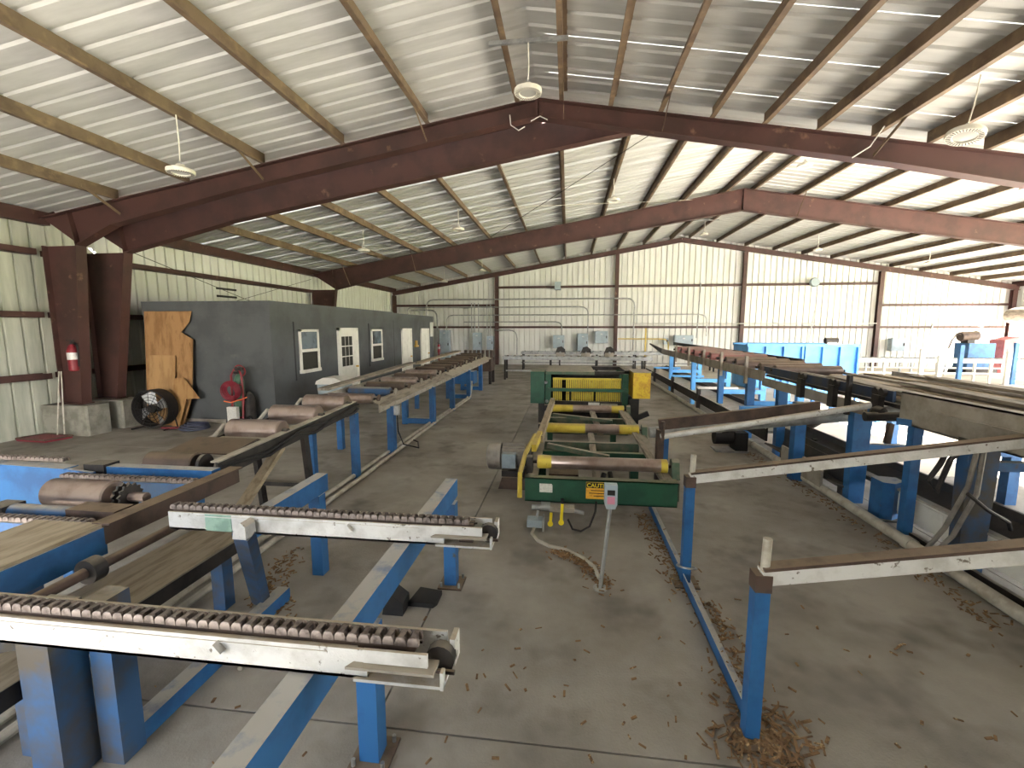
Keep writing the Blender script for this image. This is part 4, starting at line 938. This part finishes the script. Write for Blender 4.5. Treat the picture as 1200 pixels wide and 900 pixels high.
# motor at the left of the table
mx, my, mz = -.8, 5.95, .4
Mo = part(T, 'motor', MB().cyl((-.86, my, mz), (-.55, my, mz), .165, 24), 'motor')
o = world_origin(Mo)
for nm, mb, m in (('fan_cover', MB().lathe([(0, 0), (.13, 0), (.175, .03), (.185, .06), (.185, .2), (.165, .21)], (-1.08, my, mz), (1, 0, 0), 24), 'motor'),
                  ('junction_box', MB().box(-.84, -.66, my - .26, my - .15, mz - .09, mz + .1), 'motor_box'),
                  ('end_bell', MB().cyl((-.55, my, mz), (-.48, my, mz), .13, 20), 'dark_steel'),
                  ('motor_foot', MB().box(-.86, -.56, my - .16, my + .16, .16, .24), 'dark_steel'),
                  ('motor_base', MB().prism([(-.9, 0), (-.45, 0), (-.5, .16), (-.85, .16)], 'y', my - .2, my + .2), 'rust')):
    link(nm, setm(mb.mesh(nm, o), m), Mo)
for k in range(9):
    t = R(20 + k * 17.5)
    link('cooling_fin', setm(MB().bar((-.85, my + .175*math.cos(t), mz + .175*math.sin(t)), (-.56, my + .175*math.cos(t), mz + .175*math.sin(t)), .008, .02).mesh('cooling_fin', o), 'motor'), Mo)
part(T, 'belt_guard', MB().prism([(5.7, .25), (6.1, .22), (6.16, .45), (6.0, .62), (5.8, .6)], 'x', -.47, -.43), 'dark_steel')
# lettering and plates on the front beam
def text(T, body, size, x, y, z, m, name='lettering'):
    cu = bpy.data.curves.new(name, 'FONT'); cu.body = body; cu.size = size; cu.extrude = .0008; cu.offset = size * .012
    tmp = bpy.data.objects.new('tmp', cu); COL.objects.link(tmp)
    dg = bpy.context.evaluated_depsgraph_get(); me = bpy.data.meshes.new_from_object(tmp.evaluated_get(dg)); bpy.data.objects.remove(tmp)
    me.materials.clear(); me.materials.append(M[m])
    return link(name, me, T, Vector((x, y, z)) - world_origin(T), (R(90), 0, 0))
Sg = part(T, 'caution_sign', MB().box(.22, .49, 4.692, 4.699, .33, .515), 'sign_yellow')
link('sign_header', setm(MB().box(.222, .488, 4.689, 4.692, .452, .513).mesh('sign_header', world_origin(Sg)), 'sign_black'), Sg)
text(Sg, 'CAUTION', .062, .226, 4.688, .46, 'yellow_bright')
for k, (a, b) in enumerate(((.27, .43), (.25, .45), (.3, .42))):
    link('print_line', setm(MB().box(a, b, 4.690, 4.692, .42 - k*.03, .428 - k*.03).mesh('print_line', world_origin(Sg)), 'sign_black'), Sg)
part(T, 'data_plate', MB().prism([(-.28, .38), (-.14, .38), (-.14, .46), (-.15, .475), (-.28, .475)], 'y', 4.692, 4.699), 'sign_white')
# air valves under the beam
part(T, 'valve_body', MB().cyl((-.26, 4.66, .235), (-.16, 4.66, .235), .05, 14), 'galv')
part(T, 'valve_body', MB().box(-.16, .1, 4.6, 4.72, .2, .255), 'tan_plate')
part(T, 'pipe_fitting', MB().cyl((-.36, 4.66, .22), (-.26, 4.66, .22), .03, 12), 'galv')
part(T, 'pipe_fitting', MB().cyl((.1, 4.66, .2), (.2, 4.66, .18), .022, 12), 'galv')
for x, z0, z1 in ((-.145, .2, .08), (-.03, .31, .1)):
    part(T, 'valve_handle', MB().bar((x, 4.58, z0), (x - .01, 4.57, z1), .03, .012, (0, 1, 0)).cyl((x - .01, 4.565, z1), (x - .01, 4.58, z1), .03, 12), 'yellow_bright')
part(T, 'handle_grip', MB().cyl((-.03, 4.58, .31), (-.03, 4.575, .36), .018, 8), 'black')
part(T, 'air_hose', MB().tube([(.03, 4.62, .12), (.08, 4.58, .03), (.17, 4.56, .0 + .02), (.26, 4.6, .06), (.32, 4.66, .2), (.33, 4.7, .3)], .011), 'black')
J = thing('junction_box', 'small grey junction box with pipe on the floor before the machine', 'junction box', (-.32, 4.6, 0))
part(J, 'box_body', MB().box(-.4, -.24, 4.52, 4.64, .05, .13), 'box_grey'); part(J, 'lid', MB().box(-.235, -.22, 4.5, 4.66, .02, .15), 'galv')
part(J, 'riser', MB().tube([(-.3, 4.6, .13), (-.29, 4.62, .2)], .014), 'galv')
part(J, 'flex_conduit', MB().tube([(-.32, 4.56, .05), (-.34, 4.45, .02), (-.27, 4.3, .018), (-.15, 4.2, .018), (.02, 4.14, .018), (.18, 4.0, .018), (.27, 3.85, .018), (.3, 3.66, .018)], .018), 'pipe_pale')
C = thing('control_pedestal', 'push button box on a slim steel pole before the machine', 'control station', (.3, 3.55, 0))
part(C, 'pole', MB().tube([(.3, 3.55, 0), (.365, 3.56, .72)], .017, 10), 'galv')
part(C, 'base_flange', MB().cyl((.3, 3.55, 0), (.3, 3.55, .012), .06, 14), 'galv')
cb = part(C, 'box_body', MB().prism([(.33, .7), (.4, .7), (.415, .74), (.415, .9), (.315, .9), (.315, .74)], 'y', 3.53, 3.6), 'box_grey')
link('button', setm(MB().box(.335, .395, 3.52, 3.53, .82, .86).mesh('button', world_origin(cb)), 'sign_black'), cb)
link('label_plate', setm(MB().box(.335, .395, 3.522, 3.53, .745, .805).mesh('label_plate', world_origin(cb)), 'pink'), cb)

# ------------------------------------------------------------------ skid arms on the right
AG = 'skid arms between the machine and the right conveyor'
def skid(yc, p, q, lab, cap, w=.07, h=.075, post=True, stub=True):
    T = thing('skid_arm', lab, 'skid arm', (p[0], yc, 0), AG)
    a, b = Vector((p[0], yc, p[1])), Vector((q[0], yc, q[1]))
    part(T, 'arm_beam', MB().bar(a, b, w, h), 'white_steel')
    part(T, 'wear_strip', MB().bar(a + V(0, 0, h/2 + .008), b + V(0, 0, h/2 + .008), w + .005, .016), 'rust')
    if post:
        part(T, 'post', MB().box(p[0] - .036, p[0] + .036, yc - .036, yc + .036, 0, p[1] - .06), 'blue')
        part(T, 'gusset', MB().box(p[0] - .04, p[0] + .04, yc - .04, yc + .04, p[1] - .07, p[1] + .02), 'rust')
        part(T, 'base_plate', MB().box(p[0] - .1, p[0] + .1, yc - .1, yc + .1, 0.001, .012), 'rust')
    if stub: part(T, 'stub_pipe', MB().cyl((p[0] + .015, yc, p[1]), (p[0] + .02, yc, p[1] + .2), .022, 12), 'pipe_pale')
    return T
skid(3.73, (1.02, .92), (3.425, 1.305), 'white topped skid arm, middle one, ending in an upright stub', True)
skid(2.27, (.99, .905), (3.425, 1.32), 'white skid arm nearest to the camera on a blue post', True)
T = thing('skid_arm', 'brown flat skid arm with round white tube, farthest of the skid arms', 'skid arm', (1.1, 5.5, 0), AG)
part(T, 'arm_beam', MB().bar((1.12, 5.55, .98), (2.92, 5.55, 1.24), .06, .13), 'rust')
part(T, 'round_tube', MB().cyl((1.12, 5.42, .86), (3.6, 5.42, 1.33), .035, 12), 'white_steel')
part(T, 'post', MB().box(1.1, 1.18, 5.5, 5.6, 0, .92), 'rust')
part(T, 'stub_pipe', MB().cyl((1.14, 5.4, .82), (1.14, 5.4, 1.05), .022, 10), 'rust')
T = thing('skid_arm', 'round grey pipe arm on a thin blue post behind the brown arm', 'skid arm', (1.3, 6.1, 0), AG)
part(T, 'pipe', MB().cyl((1.12, 6.15, .74), (4.3, 6.15, 1.12), .075, 18), 'galv')
part(T, 'pipe_collar', MB().cyl((1.98, 6.15, .843), (2.04, 6.15, .85), .085, 18), 'galv')
part(T, 'post', MB().box(1.3, 1.37, 6.1, 6.2, 0, .7), 'blue')
T = thing('floor_beam', 'blue angle beam on the floor tying the skid posts together', 'beam', (1.02, 3.6, 0))
part(T, 'angle', MB().box(.99, 1.0, 2.33, 5.3, .013, .1).box(.99, 1.07, 2.33, 5.3, .013, .023), 'blue')
part(T, 'tie_wire', MB().torus((1.02, 3.7, .16), (.1, .3, 1), .075, .008, 18, 5), 'galv')

# ------------------------------------------------------------------ right conveyor
T = thing('board_deck', 'long raised conveyor on the right with steel rails, blue legs and rollers', 'conveyor', (4.4, 9., 0))
part(T, 'near_rail', MB().box(3.44, 3.46, 2.2, 5.05, 1.17, 1.5).box(3.44, 3.56, 2.2, 5.05, 1.485, 1.5).box(3.44, 3.54, 2.2, 5.05, 1.17, 1.185), 'tan_plate')
part(T, 'rail_lip', MB().box(3.425, 3.44, 2.2, 4.7, 1.35, 1.362), 'tan_plate')
part(T, 'mid_rail', MB().box(3.44, 3.47, 5.6, 8.4, 1.14, 1.28), 'tan_plate')
part(T, 'mid_angle', MB().box(3.46, 3.49, 5.2, 8.4, 1.36, 1.48), M['navy'])
part(T, 'far_rail', MB().box(3.42, 3.45, 8.3, 17., 1.22, 1.4).box(3.42, 3.5, 8.3, 17., 1.22, 1.235), 'tan_plate')
part(T, 'rail_tip', MB().prism([(17., 1.22), (17., 1.4), (19.5, 1.52), (19.5, 1.48)], 'x', 3.42, 3.46), 'dark_steel')
part(T, 'guard_rail', MB().box(4.62, 4.66, 9.5, 20.5, 1.42, 1.54), 'dark_steel')
part(T, 'right_rail', MB().box(5.66, 5.7, 2.2, 8.6, 1.17, 1.4), 'tan_plate')
part(T, 'inner_rail', MB().box(4.55, 4.6, 8.3, 17., 1.22, 1.36), 'dark_steel')
for k in range(7): roller_part(T, (3.5, 10.9 + .72*k, 1.46), (4.52, 10.9 + .72*k, 1.46), .1, 'roller_red', n=14)
for k in range(5): roller_part(T, (3.5, 8.1 + .6*k, 1.44), (4.55, 8.1 + .6*k, 1.44), .085, 'roller_dark', n=14)
for y in (9.0, 10.4, 11.7, 13.1, 14.6): part(T, 'stop_bar', MB().box(3.36, 3.41, y - .03, y + .03, 1.1, 1.62), 'tan_plate')
for y, wd, m in ((4.26, .2, 'blue_dirty'), (5.86, .17, 'blue'), (7.9, .12, 'blue'), (9.2, .12, 'blue'), (10.9, .1, 'blue'), (13.2, .1, 'blue_light'), (16., .1, 'blue_light')):
    part(T, 'leg', MB().prism([(3.56 - wd/2, 0), (3.56 + wd/2, 0), (3.56 + wd*.62, 1.2), (3.56 - wd*.62, 1.2)], 'y', y - .06, y + .06), m)
    xr = 5.4 if y < 8.5 else 4.55
    part(T, 'leg', MB().box(xr - .06, xr + .06, y + .1, y + .22, 0, 1.2), m if y < 9 else 'blue_light')
    part(T, 'cross_tie', MB().box(3.6, xr, y + .04, y + .12, .62, .72) if y > 5 else MB().box(3.6, xr, y + .04, y + .12, .9, .98), 'blue_light' if y > 8 else 'blue')
part(T, 'thin_post', MB().box(3.46, 3.55, 4.86, 4.95, 0, 1.2), 'blue')
part(T, 'top_tie', MB().bar((3.4, 5.0, 1.2), (4.6, 3.3, 1.2), .08, .07), 'blue')
part(T, 'post', MB().box(3.18, 3.32, 6.58, 6.72, 0, 1.12), 'blue')
part(T, 'side_tie', MB().box(3.6, 5.4, 6.9, 6.98, .86, .94), 'galv')
for y in (5.35, 6.2, 7.0):
    Bk = part(T, 'bearing_bracket', MB().box(3.38, 3.44, y - .06, y + .06, 1.14, 1.42), 'dark_steel')
    for dy in (-.05, .05): link('wheel', setm(MB().cyl((3.4, y + dy, 1.45), (3.44, y + dy, 1.45), .048, 14).mesh('wheel', world_origin(Bk)), 'dark_steel'), Bk)
part(T, 'end_stop', MB().box(3.38, 3.42, 5.83, 5.89, 1.1, 1.58), 'dark_steel')
part(T, 'drive_shaft', MB().cyl((3.2, 5.2, 1.2), (3.75, 5.15, 1.22), .05, 12), 'dark_steel')
part(T, 'gear_head', MB().lathe([(0, 0), (.05, 0), (.075, .04), (.06, .12), (0, .14)], (3.34, 5.3, 1.24), (.3, -1, 0), 14), 'dark_steel')
part(T, 'hanging_post', MB().bar((3.5, 5.25, 1.12), (3.48, 5.25, .9), .05, .05), 'rust')
part(T, 'deck_plate', MB().box(3.5, 5.66, 2.2, 8.4, 1.3, 1.34), 'dark_steel')
CB = part(T, 'hydraulic_hose', MB().tube([(3.4, 4.35, 1.1), (3.3, 4.3, .95), (3.22, 4.3, .8), (3.28, 4.28, .7), (3.38, 4.3, 1.0), (3.5, 4.3, 1.12)], .022), 'dark_steel')
part(T, 'hydraulic_hose', MB().tube([(3.5, 4.2, 1.15), (3.42, 4.15, .8), (3.32, 4.2, .4), (3.24, 4.3, .1), (3.2, 4.5, .03)], .019), 'motor')
part(T, 'hydraulic_hose', MB().tube([(3.55, 4.2, 1.15), (3.47, 4.12, .75), (3.36, 4.16, .35), (3.27, 4.25, .1), (3.24, 4.45, .03)], .019), 'motor')
part(T, 'hydraulic_hose', MB().tube([(3.4, 4.12, .75), (3.55, 4.1, .62), (3.72, 4.1, .52), (3.76, 4.12, .45)], .016), 'dark_steel')
BG = 'loose boards lying on the right conveyor'
rb = random.Random(3)
spots = [(3.62, 5.0, 7.6, 1.49), (3.78, 3.2, 6.6, 1.50), (3.95, 5.4, 8.3, 1.5), (4.1, 2.6, 5.3, 1.47), (4.28, 4.2, 7.8, 1.5), (4.45, 2.4, 6.0, 1.47), (4.62, 5.2, 8.2, 1.5), (4.82, 2.8, 6.8, 1.48), (5.0, 4.6, 8.1, 1.5), (5.2, 2.5, 6.2, 1.47), (5.42, 3.8, 7.9, 1.49), (5.58, 2.3, 5.5, 1.46)]
words = ['left edge', 'second from the left', 'third from the left', 'fourth from the left', 'fifth from the left', 'sixth from the left', 'seventh from the left', 'fifth from the right', 'fourth from the right', 'third from the right', 'second from the right', 'right edge']
for (x, y0, y1, z), wd in zip(spots, words):
    t = rb.uniform(-.08, .08); wdt = rb.uniform(.1, .17)
    solo('loose_board', MB().bar((x - t, y0, z - .14 + .02), (x + t, y1, z - .12 + rb.uniform(0, .03)), wdt, .03), 'wood_grey' if rb.random() < .6 else 'wood', 'long weathered board lying on the right conveyor deck, ' + wd, 'board', BG)
for x, y0, y1, dz, lab in ((3.72, 4.6, 7.2, .06, 'upper weathered slab board resting on the left edge of the right deck'), (4.15, 3.0, 6.4, .07, 'upper slab board crossing the middle of the right deck'), (4.9, 3.4, 7.0, .08, 'upper slab board near the right side of the right deck')):
    solo('slab_board', MB().bar((x, y0, 1.36 + dz), (x + .25, y1, 1.37 + dz), .2, .035), 'wood_grey', lab, 'board', BG)

# low belt conveyors under and beside it
T = thing('belt_conveyor', 'low belt conveyor with pale belt running beneath the far right conveyor', 'belt conveyor', (3.75, 13, 0), 'low waste conveyors')
part(T, 'side_frame', MB().box(3.4, 3.43, 8.0, 20., .22, .45), 'dark_steel'); part(T, 'side_frame', MB().box(4.05, 4.08, 8.0, 20., .22, .5), 'dark_steel')
part(T, 'frame_edge', MB().box(3.385, 3.4, 8.0, 20., .44, .46), 'white_paint')
part(T, 'belt', MB().box(3.43, 4.05, 8.0, 20., .36, .4), 'pipe_pale')
part(T, 'side_flap', MB().add([(4.05, 8., .42), (4.25, 8., .56), (4.25, 20., .56), (4.05, 20., .42), (4.06, 8., .40), (4.27, 8., .55), (4.27, 20., .55), (4.06, 20., .40)], [(0,1,2,3),(7,6,5,4),(0,4,5,1),(1,5,6,2),(2,6,7,3),(3,7,4,0)]), 'black_belt')
for y in (9.0, 11.9, 14.8, 17.8):
    for x in (3.36, 4.14): part(T, 'leg', MB().box(x - .04, x + .04, y - .05, y + .05, 0, .62), 'blue_light' if x > 4 or y in (9.0,) else 'dark_steel')
    part(T, 'portal_bar', MB().box(3.32, 4.3, y - .05, y + .05, .6, .66), 'blue_light' if y != 11.9 else 'white_paint')
T = thing('belt_conveyor', 'black rubber waste trough with white side panel at the right edge', 'belt conveyor', (3.9, 5., 0), 'low waste conveyors')
part(T, 'trough', MB().prism([(3.72, .28), (3.78, .28), (4.06, .38), (4.08, .5), (4.05, .5), (4.03, .42), (3.72, .32)], 'y', 2.6, 8.2), 'black_belt')
part(T, 'panel_frame', MB().box(3.7, 3.72, 2.6, 5.6, .08, .36), 'white_paint')
for y in (2.8, 3.75, 4.7): part(T, 'side_panel', MB().box(3.69, 3.7, y, y + .8, .12, .32), 'white_paint')
part(T, 'trough_edge', MB().box(3.66, 3.74, 2.6, 7.6, .36, .38), 'pipe_pale')
for y in (3.0, 5.5, 7.5): part(T, 'leg', MB().box(3.9, 4.0, y - .05, y + .05, 0, .4), 'dark_steel')
T = thing('belt_conveyor', 'dark slanted trough chute behind the slim blue post', 'belt conveyor', (3.5, 7, 0), 'low waste conveyors')
part(T, 'chute', MB().prism([(3.38, .18), (3.6, .12), (3.62, .14), (3.72, .46), (3.69, .46), (3.58, .16), (3.4, .2)], 'y', 5.9, 8.0), 'black_belt')
part(T, 'chute_wall', MB().box(3.3, 3.33, 6.1, 7.2, .05, .36), 'tan_plate')
for y in (6.0, 7.6): part(T, 'leg', MB().box(3.5, 3.58, y, y + .08, 0, .13), 'dark_steel')
T = thing('gear_motor_box', 'blue steel gear box standing on the floor between the right legs', 'gear box', (3.62, 5.4, 0))
part(T, 'case', MB().prism([(3.52, 5.3), (3.62, 5.26), (3.78, 5.36), (3.78, 5.5), (3.6, 5.54), (3.52, 5.5)], 'z', .02, .44), 'blue'); part(T, 'foot', MB().box(3.48, 3.82, 5.24, 5.56, 0, .02), 'dark_steel'); part(T, 'shaft', MB().cyl((3.78, 5.42, .28), (3.88, 5.42, .28), .04, 10), 'galv')
T = thing('blower_motor', 'black motor block low behind the brown skid arm', 'motor', (2.95, 8.0, 0))
part(T, 'block', MB().box(2.92, 3.12, 8.0, 8.3, .03, .35), 'black'); part(T, 'drum', MB().cyl((2.6, 8.15, .24), (2.9, 8.15, .24), .13, 14), 'black'); part(T, 'foot', MB().box(2.6, 3.14, 7.98, 8.32, 0, .03), 'galv')
# floor pipe on the right
T = thing('floor_pipe', 'pale pipe running along the floor beside the right conveyor', 'pipe', (3.35, 9, 0))
part(T, 'run', MB().tube([(3.32, -.5, .06), (3.34, 4.55, .06), (3.36, 8., .06), (3.33, 13., .06), (3.3, 19.5, .06)], .055, 12), 'pipe_pale')
for y in (4.6, 8.4, 13.): part(T, 'coupling', MB().cyl((3.345, y - .05, .06), (3.345, y + .05, .06), .066, 14), 'pipe_pale')
solo('floor_rail', MB().box(3.52, 3.56, -.5, 5.0, 0, .06).box(3.5, 3.6, -.5, 5.0, 0, .012), 'dark_steel', 'dark steel rail on the floor right of the pale pipe', 'rail')
# frames standing beyond the right conveyor
for x, y, lab in ((6.6, 11.5, 'light blue stand seen under the right conveyor, nearer one'), (6.9, 14.2, 'light blue stand seen under the right conveyor, farther one')):
    T = thing('equipment_stand', lab, 'stand', (x, y, 0), 'light blue stands')
    for dx in (-.5, .5):
        for dy in (-.4, .4): part(T, 'leg', MB().box(x + dx - .04, x + dx + .04, y + dy - .04, y + dy + .04, 0, .95), 'blue_light')
    for dy in (-.4, .4):
        for z in (.3, .9): part(T, 'rail', MB().box(x - .5, x + .5, y + dy - .03, y + dy + .03, z, z + .08), 'blue_light')
    part(T, 'top_sheet', MB().box(x - .52, x + .52, y - .42, y + .42, .98, 1.0), 'blue_light')

# ------------------------------------------------------------------ litter on the floor
def litter(n, pts, spread, lab, size=(.02, .06), seed=1):
    rr = random.Random(seed); mb = MB()
    for _ in range(n):
        a = rr.choice(range(len(pts) - 1)); t = rr.random()
        x = lerp(pts[a][0], pts[a+1][0], t) + rr.gauss(0, spread); y = lerp(pts[a][1], pts[a+1][1], t) + rr.gauss(0, spread)
        L_ = rr.uniform(*size); an = rr.uniform(0, math.pi); z = rr.uniform(.004, .018)
        mb.bar((x - L_*math.cos(an)/2, y - L_*math.sin(an)/2, z), (x + L_*math.cos(an)/2, y + L_*math.sin(an)/2, z + rr.uniform(-.003, .012)), rr.uniform(.005, .016), .005)
    solo('bark_litter', mb, 'litter', lab, 'litter', None, 'stuff')
litter(420, [(.9, 5.1), (.95, 4.5), (.98, 3.8), (1.1, 3.3), (1.1, 2.9), (1.0, 2.4)], .07, 'brown bark scraps along the blue floor beam', seed=2)
litter(220, [(.9, 2.3), (1.08, 2.15), (1.15, 2.35)], .09, 'bark scraps heaped around the nearest blue skid post', (.03, .1), 3)
litter(300, [(3.1, 3.4), (3.2, 4.6), (3.2, 6.5), (3.1, 8.5)], .06, 'bark scraps beside the pale floor pipe on the right', seed=4)
litter(260, [(-.1, 4.12), (.1, 4.02), (.24, 3.85), (.34, 3.55)], .05, 'bark scraps along the curved conduit before the machine', seed=5)
litter(240, [(-2.0, 2.5), (-2.15, 2.85), (-2.4, 3.15), (-2.6, 3.8)], .07, 'wood crumbs on the floor behind the nearest white arm', seed=6)
litter(150, [(-1.8, 1.6), (-1.2, 1.3), (-.3, 2.2), (.6, 2.6), (1.8, 2.6), (2.4, 3.2)], .45, 'few scattered wood chips over the open floor', (.015, .05), 7)
